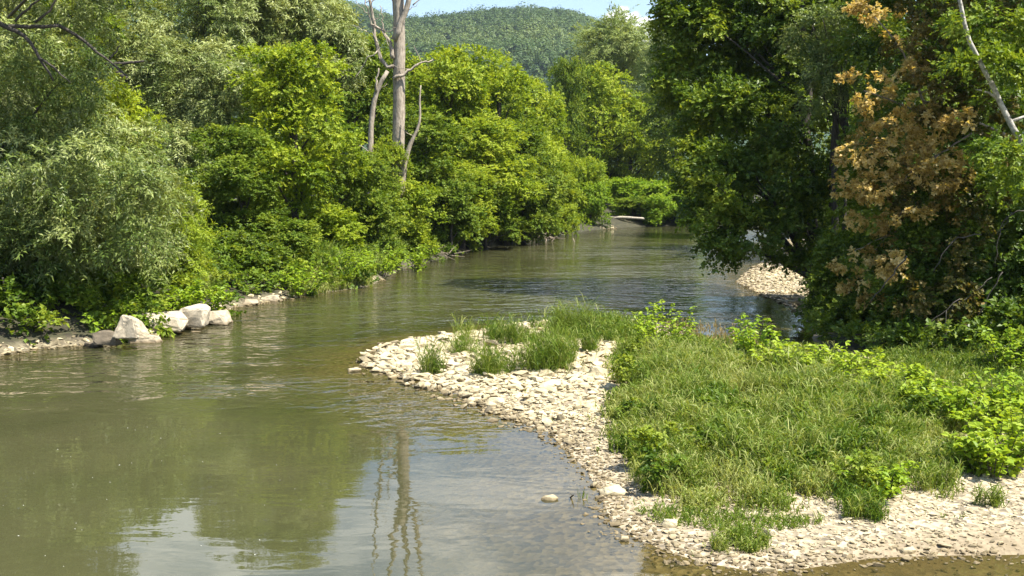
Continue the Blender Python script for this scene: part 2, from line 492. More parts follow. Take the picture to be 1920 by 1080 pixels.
# the fast water: a riffle from the bar's tip upstream, a calm pool below it
edge = 26.0 + 0.16 * (-WX - 6) + 1.3 * fnoise(WX, WY, 11, 0.22, 2)
riffle = sstep(-1.2, 3.5, WY - edge) * (0.72 + 0.4 * fnoise(WX, WY, 12, 0.16, 3))
riffle *= 1 - 0.75 * sstep(3.2, 0.3, -wr) * (WY < 46)                      # slack water beside the bar
riffle *= 1 - 0.55 * sstep(96, 125, WY)
riffle *= 1 - 0.85 * ((WX > 5.5) & (WY < 58)) * sstep(8, 1, -wr)           # backwater behind the bar
riffle = np.clip(riffle, 0, 1.2)
me = mesh_data('river_water', np.stack([WX, WY, np.zeros_like(WX)], 1), [WQ], {'murk': murk, 'riffle': riffle}, True)
m, t, b = mat_new('river_water')
t.nodes.remove(b)
geo = N(t, 'ShaderNodeNewGeometry')
am = N(t, 'ShaderNodeAttribute', attribute_name='murk')
ar = N(t, 'ShaderNodeAttribute', attribute_name='riffle')
def math_(op, a, b_):
    n = N(t, 'ShaderNodeMath', operation=op)
    for i, v in enumerate((a, b_)):
        if isinstance(v, (int, float)): n.inputs[i].default_value = v
        else: t.links.new(v, n.inputs[i])
    return n.outputs[0]
def wave(pos, scale, vec, detail=3, rough=0.55, dist=0.6):
    mp = N(t, 'ShaderNodeMapping'); mp.inputs['Scale'].default_value = vec
    mp.inputs['Rotation'].default_value = (0, 0, math.radians(14))
    t.links.new(pos, mp.inputs['Vector'])
    n = N(t, 'ShaderNodeTexNoise'); n.inputs['Scale'].default_value = scale; n.inputs['Detail'].default_value = detail
    n.inputs['Roughness'].default_value = rough; n.inputs['Distortion'].default_value = dist
    t.links.new(mp.outputs[0], n.inputs['Vector'])
    return n.outputs['Fac']
patch = N(t, 'ShaderNodeMapRange'); patch.inputs['From Min'].default_value = 0.36; patch.inputs['From Max'].default_value = 0.64
patch.inputs['To Min'].default_value = 0.22; patch.inputs['To Max'].default_value = 1.2
t.links.new(wave(geo.outputs['Position'], 0.5, (0.25, 1.0, 1), 4, 0.65, 1.0), patch.inputs['Value'])
fac = math_('MULTIPLY', patch.outputs[0], ar.outputs['Fac'])
def surface(dx, dy):
    o_ = N(t, 'ShaderNodeVectorMath', operation='ADD'); o_.inputs[1].default_value = (dx, dy, 0)
    t.links.new(geo.outputs['Position'], o_.inputs[0]); p = o_.outputs[0]
    calm = math_('ADD', math_('MULTIPLY', wave(p, 0.7, (0.4, 1.0, 1), 2), 0.012), math_('MULTIPLY', wave(p, 5.0, (0.6, 1.0, 1), 1), 0.0012))
    fast = math_('ADD', math_('MULTIPLY', wave(p, 0.8, (0.7, 1.0, 1), 2, 0.5, 0.8), 0.36), math_('MULTIPLY', wave(p, 2.4, (0.75, 1.0, 1), 3, 0.6), 0.17))
    return math_('ADD', calm, math_('MULTIPLY', fast, fac))
EPS = 0.04
h0 = surface(0, 0)
gx = math_('MULTIPLY', math_('SUBTRACT', h0, surface(EPS, 0)), 1 / EPS)
gy = math_('MULTIPLY', math_('SUBTRACT', h0, surface(0, EPS)), 1 / EPS)
cn = N(t, 'ShaderNodeCombineXYZ'); cn.inputs[2].default_value = 1.0
t.links.new(gx, cn.inputs[0]); t.links.new(gy, cn.inputs[1])
bp = N(t, 'ShaderNodeVectorMath', operation='NORMALIZE'); t.links.new(cn.outputs[0], bp.inputs[0])
df = N(t, 'ShaderNodeBsdfDiffuse')
sil = N(t, 'ShaderNodeTexNoise'); sil.inputs['Scale'].default_value = 0.25; sil.inputs['Detail'].default_value = 4
t.links.new(geo.outputs['Position'], sil.inputs['Vector'])
t.links.new(ramp_node(t, sil.outputs['Fac'], [(0.3, (0.050, 0.053, 0.021)), (0.7, (0.070, 0.068, 0.031))]), df.inputs['Color'])
tp = N(t, 'ShaderNodeBsdfTransparent'); tp.inputs['Color'].default_value = (0.80, 0.74, 0.52, 1)
ms = N(t, 'ShaderNodeMixShader')
t.links.new(am.outputs['Fac'], ms.inputs[0]); t.links.new(tp.outputs[0], ms.inputs[1]); t.links.new(df.outputs[0], ms.inputs[2])
gl = N(t, 'ShaderNodeBsdfGlossy'); gl.inputs['Roughness'].default_value = 0.02
rg = N(t, 'ShaderNodeMath', operation='MULTIPLY_ADD'); rg.inputs[1].default_value = 0.03; rg.inputs[2].default_value = 0.02
t.links.new(ar.outputs['Fac'], rg.inputs[0]); t.links.new(rg.outputs[0], gl.inputs['Roughness'])
fr = N(t, 'ShaderNodeFresnel'); fr.inputs['IOR'].default_value = 1.7
t.links.new(bp.outputs[0], gl.inputs['Normal']); t.links.new(bp.outputs[0], fr.inputs['Normal'])
mw = N(t, 'ShaderNodeMixShader')
t.links.new(fr.outputs[0], mw.inputs[0]); t.links.new(ms.outputs[0], mw.inputs[1]); t.links.new(gl.outputs[0], mw.inputs[2])
t.links.new(mw.outputs[0], t.nodes['Material Output'].inputs['Surface'])
tag(link('river_water', me, m), kind='structure')

# ------------------------------------------------------------------ wooded hill beyond the valley
def hill_ridge(px):
    """pixel row of the skyline over a pixel column"""
    return np.interp(px, [-900, 300, 560, 620, 680, 740, 770, 860, 930, 1000, 1060, 1110, 1150, 1220, 1350, 1600, 2600],
                     [-120, -90, -30, -4, 10, 30, 33, 24, 15, 13, 17, 32, 56, 100, 150, 180, 220])
def hill_z(x, y):
    x = np.asarray(x, float); y = np.asarray(y, float)
    px = 960 + F * x / np.maximum(y, 1) * 1.0
    left = sstep(760, 640, px)
    R = 1500 + 350 * left
    top = 6 + (HORIZON - hill_ridge(px)) / F * R - 19
    z = np.maximum(top, 10) * (y / R) * np.sin(np.clip((y - 640) / (R - 640), 0, 1) * math.pi / 2) ** 1.1
    z = z + 14 * fnoise(x, y, 21, 0.011, 3) * sstep(650, 900, y) * sstep(40, 320, R - y)
    z = np.where(y > R, np.maximum(top, 10) - (y - R) * 0.18, z)
    return z + 1.0
hx = np.linspace(-1500, 1300, 150); hy = np.concatenate([np.linspace(620, 1900, 90), np.linspace(1950, 3000, 10)])
HX, HY, HQ = grid_mesh(hx, hy)
m, t, b = mat_new('hill_forest_floor')
b.inputs['Base Color'].default_value = (0.022, 0.05, 0.018, 1); b.inputs['Roughness'].default_value = 1
tag(link('hill', mesh_data('hill', np.stack([HX, HY, hill_z(HX, HY)], 1), [HQ], None, True), m), kind='structure')
rng = np.random.default_rng(77)
nT = 13000
ty = np.sqrt(rng.uniform(760 ** 2, 1880 ** 2, nT)); tpx = rng.uniform(540, 1330, nT); tx = (tpx - 960) / F * ty
tz = hill_z(tx, ty)
vis = (343 - (tz + 16 - 6) / ty * F) < 215
keep = vis & (ty < 1520 + 350 * sstep(760, 640, tpx))
tx, ty, tz = tx[keep], ty[keep], tz[keep]
nT = len(tx); K = 80
rad = np.exp(rng.normal(1.55, 0.32, nT)); hh = rad * rng.uniform(0.9, 1.7, nT)
u = unit(rng.normal(0, 1, (nT, K, 3)) + np.array([0, -0.25, 0.35]))
P = np.stack([tx, ty, tz + 5], 1)[:, None, :] + u * np.stack([rad, rad, hh], 1)[:, None, :] * rng.uniform(0.75, 1.05, (nT, K, 1))
nr = unit(u + rng.normal(0, 0.20, (nT, K, 3)))
d = unit(np.cross(nr, rng.normal(0, 1, (nT, K, 3))))
mb = MB()
tint = np.clip(0.45 + rng.normal(0, 0.2, nT)[:, None] + 0.34 * fnoise(tx, ty, 91, 0.013, 3)[:, None] + rng.normal(0, 0.1, (nT, K)), 0, 1).ravel()
L = rng.uniform(1.5, 2.7, nT * K)
leaves(mb, P.reshape(-1, 3), d.reshape(-1, 3), nr.reshape(-1, 3), L, L * 0.9, tint, 0.05)
tag(mb.build('hillside_forest', M['wood']), 'hazy green forest covering the rounded hill behind the valley', 'forest', kind='stuff')

# ------------------------------------------------------------------ trees
ZUP = np.array([0, 0, 1.0])
STY = {
    # leaf length, width ratio, spray leaves, droop, spray length
    'broad':  dict(L=0.21, w=0.74, K=9, droop=0.14, sl=0.55, up=0.9, squash=0.60),
    'fine':   dict(L=0.16, w=0.74, K=9, droop=0.20, sl=0.50, up=0.9, squash=0.60),
    'cluster': dict(L=0.19, w=0.80, K=6, droop=0.25, sl=0.26, up=0.7, squash=0.8),
    'willow': dict(L=0.26, w=0.22, K=13, droop=0.42, sl=0.72, up=0.5, squash=0.75),
}
def crown(mb, lobes, n_clumps, n_sprays, rc, style, rng, size=1.0, tintmid=0.5, zmin=0.3, surf=0.75):
    """fills ellipsoid lobes (cx,cy,cz,rx,ry,rz) with clumps of leafy sprays; returns the clump centres"""
    st = STY[style]
    lob = np.asarray(lobes, float)
    area = (lob[:, 3] * lob[:, 5]) ** 0.9
    k = rng.choice(len(lob), n_clumps, p=area / area.sum())
    u = unit(rng.normal(0, 1, (n_clumps, 3)) + np.array([0, 0, 0.18]))
    rf = np.where(rng.uniform(0, 1, n_clumps) < surf, rng.uniform(0.78, 1.06, n_clumps), rng.uniform(0.25, 0.78, n_clumps))
    c = lob[k, :3] + u * lob[k, 3:6] * rf[:, None]
    ok = c[:, 2] > zmin
    c, u, k = c[ok], u[ok], k[ok]
    n = len(c)
    rcl = rc * rng.uniform(0.6, 1.35, n)
    ctint = rng.normal(tintmid, 0.21, n)
    S, K = n_sprays, st['K']
    o = u[:, None, :]
    us = unit(rng.normal(0, 1, (n, S, 3)) + 0.7 * o + ZUP * 0.35)
    p = c[:, None, :] + us * (rcl[:, None, None] * rng.uniform(0.45, 1.0, (n, S, 1))) * np.array([1, 1, st['squash']])
    a = unit(us * 0.8 + o * 0.5 + rng.normal(0, 0.38, (n, S, 3)) - ZUP * st['droop'])
    nn = unit(ZUP * st['up'] + o * 0.55 + us * 0.3 + rng.normal(0, 0.33, (n, S, 3)))
    side = unit(np.cross(a, nn))
    tt = np.linspace(0.05, 1, K)[None, None, :, None]
    sl = st['sl'] * size * rng.uniform(0.6, 1.3, (n, S, 1, 1))
    sag = -ZUP * (st['droop'] * 0.55) * (tt ** 2) * sl
    P = p[:, :, None, :] + a[:, :, None, :] * tt * sl + sag
    sgn = np.where(np.arange(K) % 2 == 0, 1, -1)[None, None, :, None]
    D = a[:, :, None, :] * 0.65 + side[:, :, None, :] * sgn * 0.75 + rng.normal(0, 0.34, (n, S, K, 3)) - ZUP * st['droop'] * 0.45
    NN = nn[:, :, None, :] + rng.normal(0, 0.38, (n, S, K, 3))
    L = st['L'] * size * rng.uniform(0.5, 1.4, (n, S, K))
    T = np.clip(ctint[:, None, None] + rng.normal(0, 0.10, (n, S, 1)) + rng.normal(0, 0.13, (n, S, K)), 0, 1)
    leaves(mb, P.reshape(-1, 3), D.reshape(-1, 3), NN.reshape(-1, 3), L.ravel(), L.ravel() * st['w'], T.ravel())
    return c, rcl

def limbs(mb, c, H, r0, rng, n=16, lean=(0, 0), top=0.8):
    """a tapered, slightly bent trunk with limbs to some of the clump centres"""
    tx_, ty_ = lean
    tp = curve((0, 0, -0.4), (tx_ * 0.2 + rng.normal(0, 0.2), ty_ * 0.2, H * 0.45), (tx_, ty_, H * top), 12, 0.05 * r0 * 4, rng)
    tr = np.linspace(r0, r0 * 0.22, 12); tr[0] *= 1.35
    tube(mb, tp, tr, 9, 0.5, 0.08, 1)
    sel = rng.choice(len(c), min(n, len(c)), replace=False)
    for s_ in sel:
        q = c[s_]
        f = np.clip((q[2] / H - 0.22), 0.12, 0.72)
        i = int(f / top * 11); i = min(max(i, 1), 10)
        p0 = tp[i]
        mid = (p0 + q) / 2 + np.array([0, 0, 0.10 * np.linalg.norm(q - p0)]) + rng.normal(0, 0.25, 3)
        pl = curve(p0, mid, q, 8, 0.05, rng)
        rr = tr[i] * 0.5
        tube(mb, pl, np.linspace(rr, 0.025, 8), 6, 0.5)
    return tp, tr

def auto_lobes(H, R, rng, n=7, base=0.16, drop=0.0):
    L = [(0, 0, H * 0.58, R * 0.60, R * 0.60, H * 0.34)]
    for i in range(n + 4):
        z = H * rng.uniform(base + 0.08, 0.90)
        w = math.sin(min(1.0, (z / H - base + 0.14) / (1.06 - base)) * math.pi) ** 0.6
        a = 2 * math.pi * (i * 0.382 + rng.uniform(-0.1, 0.1))
        rr = R * rng.uniform(0.24, 0.48)
        o = R * rng.uniform(0.45, 0.80) * w
        L.append((math.cos(a) * o, math.sin(a) * o, z, rr * rng.uniform(0.8, 1.3), rr * rng.uniform(0.8, 1.3), rr * rng.uniform(0.6, 1.1)))
    for q in range(3):
        a = rng.uniform(0, 2 * math.pi)
        L.append((math.cos(a) * R * 0.42, math.sin(a) * R * 0.42, H * rng.uniform(0.80, 0.88), R * 0.42, R * 0.42, H * 0.11))
    return L

# shared models for the many trees of the banks: unit models of a given H and R
MODELS = {}
def model(key, H, R, style, mat, seed, clumps, sprays, rc, size, base=0.1, n=7):
    rng = np.random.default_rng(seed)
    mbc, mbt = MB(), MB()
    c, _ = crown(mbc, auto_lobes(H, R, rng, n, base), clumps, sprays, rc, style, rng, size)
    limbs(mbt, c, H, 0.028 * H * 0.6 + 0.05, rng, 14)
    mc = mbc.data('crown'); mc.materials.append(M[mat])
    mt = mbt.data('trunk', True); mt.materials.append(M['bark'])
    MODELS[key] = (mc, mt, H, R)

LIFT = 0
def place_model(key, name, label, cat, px, Y, ytop, hw, group=None, rot=0.0, zoff=-0.1, mat=None):
    """a tree of the bank: pixel column, distance, pixel row of its top, half width in pixels"""
    mc, mt, H, R = MODELS[key]
    x = (px - 960) / F * Y
    z0 = float(height(x, Y)) + zoff
    z0 = max(z0, 0.1)
    Hh = CAM_H + (HORIZON - ytop) / F * Y - z0
    Rr = hw / F * Y * (1.22 if H > 10 and Y > 88 else 1.0)
    e = empty(name, (x, Y, z0))
    e.rotation_euler = (0, 0, rot)
    e.scale = (Rr / R, Rr / R, Hh / H)
    tag(e, label, cat, group)
    for nm, me_ in (('crown', mc), ('trunk', mt)):
        o = bpy.data.objects.new(nm, me_); col.objects.link(o); o.parent = e
        if mat and nm == 'crown':
            o.material_slots[0].link = 'OBJECT'; o.material_slots[0].material = M[mat]
    return e

model('mid_a', 16, 5.2, 'broad', 'lime', 1, 230, 19, 0.92, 1.15)
model('mid_b', 16, 5.0, 'broad', 'lime', 2, 230, 19, 0.9, 1.1, 0.05, 8)
model('mid_c', 16, 5.0, 'broad', 'green', 3, 240, 19, 0.9, 1.1, 0.03, 9)
model('tall_will', 20, 5.6, 'willow', 'willow_far', 4, 170, 20, 1.35, 1.75, 0.2, 8)
model('bush_a', 6, 3.0, 'broad', 'green', 5, 130, 17, 0.62, 0.95, -0.1, 8)
model('bush_b', 6, 3.0, 'broad', 'lime', 6, 130, 17, 0.62, 0.95, -0.1, 7)

ROW = 'leafy trees lining the left bank'
T_ = [
 # key, name, label, px, Y, ytop, halfwidth, rot, mat
 ('mid_a', 'broadleaf_tree', 'tall bright green tree directly right of the bare dead trunk, its top against the hill', 838, 102, 92, 92, 0.3, None),
 ('mid_b', 'broadleaf_tree', 'rounded yellow green tree whose top stands lowest against the middle of the hill', 935, 114, 104, 78, 1.3, None),
 ('mid_a', 'broadleaf_tree', 'yellow green tree at the right end of the bright row, sloping down under the hill', 1003, 124, 148, 62, 2.2, None),
 ('mid_b', 'broadleaf_tree', 'lower green tree standing in front of the bright row beside the dead trunk foot', 800, 93, 205, 78, 4.0, 'green'),
 ('mid_a', 'broadleaf_tree', 'lower lime tree in front of the middle of the bright row, leaning over the bank', 893, 101, 225, 80, 5.1, None),
 ('mid_b', 'broadleaf_tree', 'fresh green tree nearest the water at the right part of the bright row', 975, 109, 225, 66, 0.9, 'green'),
 ('mid_c', 'broadleaf_tree', 'narrow darker green tree rising in the dip between bright row and far willows', 1060, 160, 112, 34, 1.7, None),
 ('mid_b', 'broadleaf_tree', 'small lime tree at the river bend just left of the fallen log', 1034, 121, 262, 46, 2.7, None),
 ('mid_a', 'broadleaf_tree', 'light green tree under the far pale willow, left half', 1118, 174, 128, 72, 3.3, None),
 ('mid_b', 'broadleaf_tree', 'light green tree under the far pale willow, right half near the dark vine tree', 1180, 176, 178, 60, 0.2, None),
 ('tall_will', 'willow_tree', 'far pale grey green willow with a domed crown right of the hill', 1158, 200, 48, 80, 0.5, None),
 ('tall_will', 'willow_tree', 'far pale willow half hidden behind the big dark right bank tree', 1250, 182, 62, 56, 2.5, None),
 ('mid_c', 'vine_covered_tree', 'dark vine covered tree at the far bend, left of the overhanging right bank tree', 1262, 166, 158, 46, 1.1, 'dark'),
 ('mid_b', 'broadleaf_tree', 'small lime tree wrapped round the foot of the bare dead trunk', 738, 84.6, 258, 50, 2.0, None),
 ('mid_c', 'broadleaf_tree', 'mid green tree between the pale willows and the dead trunk, behind the bare side stem', 668, 98, 70, 84, 2.0, None),
 ('mid_a', 'broadleaf_tree', 'bright green maple filling the left bank between the pale willows and the dead trunk', 555, 70, 92, 128, 3.9, None),
 ('mid_c', 'broadleaf_tree', 'shaded green tree with a dark hollow at its foot, right of the near willow', 455, 65, 235, 90, 5.5, None),
 ('mid_a', 'broadleaf_tree', 'light green tree overhanging the water halfway along the bright row', 868, 96, 300, 56, 1.9, None),
 ('mid_c', 'broadleaf_tree', 'green tree overhanging the water between brush pile and river bend', 950, 106, 290, 60, 3.0, None),
 ('mid_c', 'broadleaf_tree', 'fresh green tree rising behind the sunny bank bushes beside the dead side stem', 690, 80, 300, 60, 4.4, None),
 ('mid_c', 'broadleaf_tree', 'green tree behind the sunny bank bushes, left of the dead trunk foot', 625, 75, 225, 80, 0.6, None),
]
for key, nm, lb, px, Yd, yt, hw, rot, mt_ in T_:
    place_model(key, nm, lb, 'tree', px, Yd, yt, hw, ROW if Yd < 130 else 'trees round the river bend', rot, mat=mt_)
# wood behind the first row, seen through the gaps
BACK = 'trees in the wood behind the left bank'
for i, (px, Yd, yt, hw) in enumerate([(-160, 80, -160, 150), (40, 84, -140, 150), (190, 96, -60, 130), (430, 106, -30, 120), (560, 112, 30, 110),
                                      (700, 125, 90, 100), (780, 130, 120, 90), (880, 138, 140, 90)]):
    place_model('mid_c', 'broadleaf_tree', 'green tree of the left wood, seen only through gaps between nearer crowns', 'tree', px, Yd, yt, hw, BACK, i * 1.1)
for i, (px, Yd, yt, hw) in enumerate([(1215, 225, 185, 70), (1120, 215, 200, 70), (1450, 120, 0, 100), (1570, 96, -60, 120), (1720, 84, -120, 150), (1890, 76, -140, 160), (2030, 62, -150, 170)]):
    place_model('mid_c', 'broadleaf_tree', 'dark tree of the right wood, seen only through gaps between nearer crowns', 'tree', px, Yd, yt, hw, 'trees in the wood behind the right bank', i * 1.7, mat='dark')

BUSH = 'bushes along the waterline'
B_ = [
 ('bush_b', 'fresh green bush on the far bank left of the log, touching the water', 1108, 143.5, 345, 36, 'knot'),
 ('bush_b', 'low fresh bush hanging to the water just right of the log', 1232, 153.5, 366, 34, 'knot'),
 ('bush_a', 'low bush close behind the middle of the fallen log', 1185, 154.5, 372, 40, 'green'),
 ('bush_b', 'fresh bush at the water where the river disappears behind the right bank tree', 1282, 154.5, 358, 38, 'knot'),
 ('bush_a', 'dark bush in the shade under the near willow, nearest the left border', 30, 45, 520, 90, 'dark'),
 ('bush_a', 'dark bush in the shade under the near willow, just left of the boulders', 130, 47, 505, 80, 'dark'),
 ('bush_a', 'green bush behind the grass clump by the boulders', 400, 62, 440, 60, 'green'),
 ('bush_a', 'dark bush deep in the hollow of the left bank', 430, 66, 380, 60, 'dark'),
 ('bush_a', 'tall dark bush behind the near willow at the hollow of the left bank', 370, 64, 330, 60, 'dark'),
 ('bush_b', 'lime green bush on the far bank above the left end of the fallen log', 1092, 146, 300, 46, None),
 ('bush_b', 'low bright bush on the far bank right behind the fallen log', 1165, 160, 335, 46, 'knot'),
 ('bush_a', 'rounded green bush on the far bank right of the fallen log', 1228, 158, 345, 46, 'knot'),
 ('bush_b', 'bright bush at the far bend partly behind the overhanging branches', 1290, 158, 330, 46, None),
 ('bush_b', 'lime bush leaning over the water at the outer bend of the left bank', 1062, 125, 310, 40, None),
 ('bush_a', 'dark leaning bush over the waterline below the lime row', 985, 108, 340, 56, None),
 ('bush_a', 'wide green bush drooping to the water in the middle of the left bank', 912, 99, 345, 64, None),
 ('bush_a', 'green bush drooping to the water right of the brush pile', 845, 91, 355, 60, None),
 ('bush_b', 'sunny bush at the foot of the dead trunk', 758, 85, 345, 60, None),
 ('bush_a', 'green bush between the grass bank and the dead trunk foot', 705, 76, 370, 66, None),
 ('bush_b', 'bright broad bush above the grassy bank edge', 628, 70, 390, 72, None),
 ('bush_a', 'dark bush at the left end of the grassy bank', 540, 63, 415, 66, None),
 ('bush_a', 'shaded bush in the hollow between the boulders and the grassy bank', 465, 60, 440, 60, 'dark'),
 ('bush_a', 'dark bush hanging over the left bank behind the pale boulders', 238, 53, 470, 60, 'green'),
 ('bush_b', 'small bright bush behind the tallest pale boulder', 325, 56, 478, 38, None),
]
for i, (key, lb, px, Yd, yt, hw, mt_) in enumerate(B_):
    place_model(key, 'riverside_bush', lb, 'bush', px, Yd, yt, hw, BUSH, i * 0.9, mat=mt_, zoff=-0.3)

# ---- low undergrowth that covers the soil of both banks
def undergrowth(name, label, mat, seed, n, region, hmax):
    rng = np.random.default_rng(seed)
    x0, x1, y0, y1 = region[1]
    yy = np.exp(rng.uniform(math.log(y0), math.log(y1), n * 6)); xx = rng.uniform(x0, x1, n * 6) * (yy / y1) ** 0.6
    d = region[0](xx, yy)
    k = (d > np.where(yy > 55, -0.15, 0.12)) & (d < 16) & (fnoise(xx, yy, seed, 0.35, 3) > -0.6 + 0.5 * (d < 1.2))
    xx, yy, d = xx[k][:n], yy[k][:n], d[k][:n]
    zz = height(xx, yy)
    mb = MB()
    hh = hmax * (0.45 + 0.75 * sstep(0.8, 5, d)) * rng.uniform(0.4, 1.1, len(xx))
    lob = np.stack([xx, yy, zz + hh * 0.45, hh * 0.9, hh * 0.9, hh * 0.6], 1)
    crown(mb, lob, len(xx) * 2, 12, 0.45, 'broad', rng, 0.95, 0.45, 0.05)
    tag(mb.build(name, M[mat]), label, 'undergrowth', kind='stuff')
undergrowth('bank_undergrowth', 'low leafy undergrowth on the slope of the left bank', 'green', 61, 2000, (lambda x, y: sd(LEFT, x, y), (-60, 30, 36, 150)), 1.1)
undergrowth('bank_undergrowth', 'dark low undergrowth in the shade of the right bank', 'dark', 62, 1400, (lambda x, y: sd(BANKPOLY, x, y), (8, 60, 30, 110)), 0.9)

# ---- hero trees: lobes given where they stand
def lobe(px, py, rpx, rpy, Yd, dep=None):
    p = at(px, py, Yd); s = Yd / F
    return (p[0], p[1], p[2], rpx * s, (dep if dep else (rpx + rpy) / 2 * s), rpy * s)

def hero(name, label, base, parts, bark_mat, trunk_fn, r0, H, seed, group=None, lean=(0, 0), n_limbs=24, top=0.8, cat='tree'):
    rng = np.random.default_rng(seed)
    bx, by = base
    bz = max(float(height(bx, by)), 0.05) - 0.1
    e = empty(name, (bx, by, bz)); tag(e, label, cat, group)
    allc = []
    for i, (pname, lobes, nc, ns, rc, style, mat, size, tm) in enumerate(parts):
        mb = MB()
        lb = [(l[0] - bx, l[1] - by, l[2] - bz, l[3], l[4], l[5]) for l in lobes]
        c, _ = crown(mb, lb, nc, ns, rc, style, rng, size, tm)
        mb.build(pname, M[mat], e)
        allc.append(c)
    mt = MB()
    if r0:
        limbs(mt, np.concatenate(allc), H, r0, rng, n_limbs, lean, top)
    if trunk_fn: trunk_fn(mt, np.array([bx, by, bz]), rng)
    mt.build('trunk', M[bark_mat], e, smooth=True)
    return e

def px_tube(mt, o, pts, w0, w1, Yd, n=14, seed=0, seg=8, rough=0.05):
    """a branch through pixels at one distance; widths in pixels"""
    p = np.array([at(q[0], q[1], Yd + (q[2] if len(q) > 2 else 0)) for q in pts]) - o
    p = resample(p, n)
    r_ = np.random.default_rng(seed)
    p[1:-1] += r_.normal(0, 0.02 if Yd < 70 else 0.055, (n - 2, 3))
    tube(mt, p, np.linspace(w0, w1, n) / 2 * Yd / F, seg, 0.5, rough, seed)

# near willow, left
def near_willow_limbs(mt, o, rng):
    px_tube(mt, o, [(-60, 20), (10, 48), (45, 62), (72, 105), (92, 135), (100, 152)], 12, 3, 41.5)
    px_tube(mt, o, [(72, 108), (110, 132), (132, 155)], 5, 2, 41.4, 8)
    px_tube(mt, o, [(110, 48), (150, 70), (198, 108), (236, 142)], 7, 3, 42.5, 10)
    px_tube(mt, o, [(10, 50), (60, 50), (110, 48)], 8, 7, 42.0, 8)
    px_tube(mt, o, [(205, 112), (215, 100), (225, 85)], 4, 2, 42.3, 6)
    px_tube(mt, o, [(28, 40), (55, 12), (90, -10)], 5, 3, 41.5, 8)
    px_tube(mt, o, [(66, 42), (95, 20), (104, 2), (120, -20)], 5, 3, 41.5, 8)
    px_tube(mt, o, [(5, 520), (12, 560), (18, 590), (22, 618)], 3, 5, 41.2, 8)
    px_tube(mt, o, [(36, 548), (30, 580), (22, 618)], 2, 4, 41.0, 8)
hero('willow_tree', 'near silvery willow hanging over the left water edge, dark limbs at its upper left', at(-70, 600, 47)[:2],
     [('crown', [lobe(40, 340, 130, 85, 46), lobe(190, 400, 105, 80, 45.5), lobe(60, 470, 115, 70, 43.5), lobe(215, 300, 85, 60, 49), lobe(60, 230, 130, 60, 49),
                 lobe(90, 90, 130, 55, 51), lobe(150, -75, 140, 40, 41.5), lobe(60, -90, 120, 40, 41.5), lobe(240, -80, 90, 45, 43), lobe(20, -80, 230, 120, 50), lobe(180, -160, 150, 110, 53), lobe(250, 470, 75, 60, 47), lobe(130, 520, 70, 40, 45),  # nearest overhead lobes, out of view, are added to shade the limbs
                 lobe(300, 380, 35, 60, 49), lobe(-80, 420, 150, 120, 45), lobe(130, 150, 60, 45, 46), lobe(30, 110, 80, 60, 46), lobe(40, 190, 90, 60, 47), lobe(120, 245, 80, 50, 47), lobe(225, 365, 70, 55, 42), lobe(140, 330, 90, 50, 42), lobe(268, 425, 45, 45, 42.3), lobe(165, 455, 80, 45, 42.5), lobe(60, 500, 80, 45, 41.8), lobe(120, 390, 90, 50, 43), lobe(40, 530, 80, 45, 44), lobe(170, 560, 60, 35, 46), lobe(110, 420, 120, 90, 48)], 620, 24, 0.66, 'willow', 'willow', 1.02, 0.5)],
     'bark', near_willow_limbs, 0.3, 20, 101, 'silvery willows of the left bank', (0.5, 0.5), 5)
hero('willow_tree', 'tall pale willow in the upper left with puffy clumps behind the near willow', at(380, 470, 92)[:2],
     [('crown', [lobe(300, 60, 70, 50, 90), lobe(420, 50, 90, 70, 91), lobe(360, 150, 90, 55, 87), lobe(440, 190, 75, 55, 86), lobe(330, 230, 80, 60, 86),
                 lobe(270, 130, 70, 60, 88), lobe(450, -40, 70, 70, 92), lobe(330, 310, 70, 60, 84), lobe(430, 130, 80, 40, 85)], 330, 24, 1.0, 'willow', 'willow', 1.4, 0.68)],
     'bark', lambda mt, o, r: (px_tube(mt, o, [(150, 75), (185, 105), (215, 130), (240, 150)], 16, 10, 84.5), px_tube(mt, o, [(205, 120), (235, 118), (270, 115)], 7, 4, 84.3)),
     0.5, 18, 102, 'silvery willows of the left bank')
hero('willow_tree', 'pale willow whose top meets the left skyline beside the hill', at(540, 470, 98)[:2],
     [('crown', [lobe(560, 40, 75, 60, 95), lobe(615, 70, 45, 50, 95), lobe(500, -30, 80, 70, 96), lobe(540, -80, 60, 40, 96), lobe(490, 80, 60, 60, 94), lobe(640, 110, 45, 40, 95)], 230, 24, 1.0, 'willow', 'willow', 1.45, 0.72)],
     'bark', None, 0.45, 22, 103, 'silvery willows of the left bank')
hero('young_tree', 'narrow vivid lime tree squeezed between the near willow and the tall pale willow', at(225, 540, 57)[:2],
     [('crown', [lobe(175, 160, 30, 35, 57), lobe(205, 205, 35, 35, 56), lobe(235, 245, 38, 32, 55.5), lobe(255, 285, 32, 25, 55), lobe(215, 330, 40, 40, 56)], 75, 18, 0.6, 'fine', 'lime', 1.2, 0.8)],
     'bark', None, 0.14, 10, 104)
hero('willow_shrub', 'yellow green drooping shrub at the right edge of the near willow', at(335, 545, 53)[:2],
     [('crown', [lobe(335, 400, 30, 35, 52.5), lobe(345, 440, 28, 30, 52), lobe(325, 470, 30, 25, 52), lobe(345, 500, 35, 22, 51.5)], 60, 18, 0.5, 'willow', 'lime', 0.8, 0.55)],
     'bark', None, 0.1, 4, 105, cat='bush')
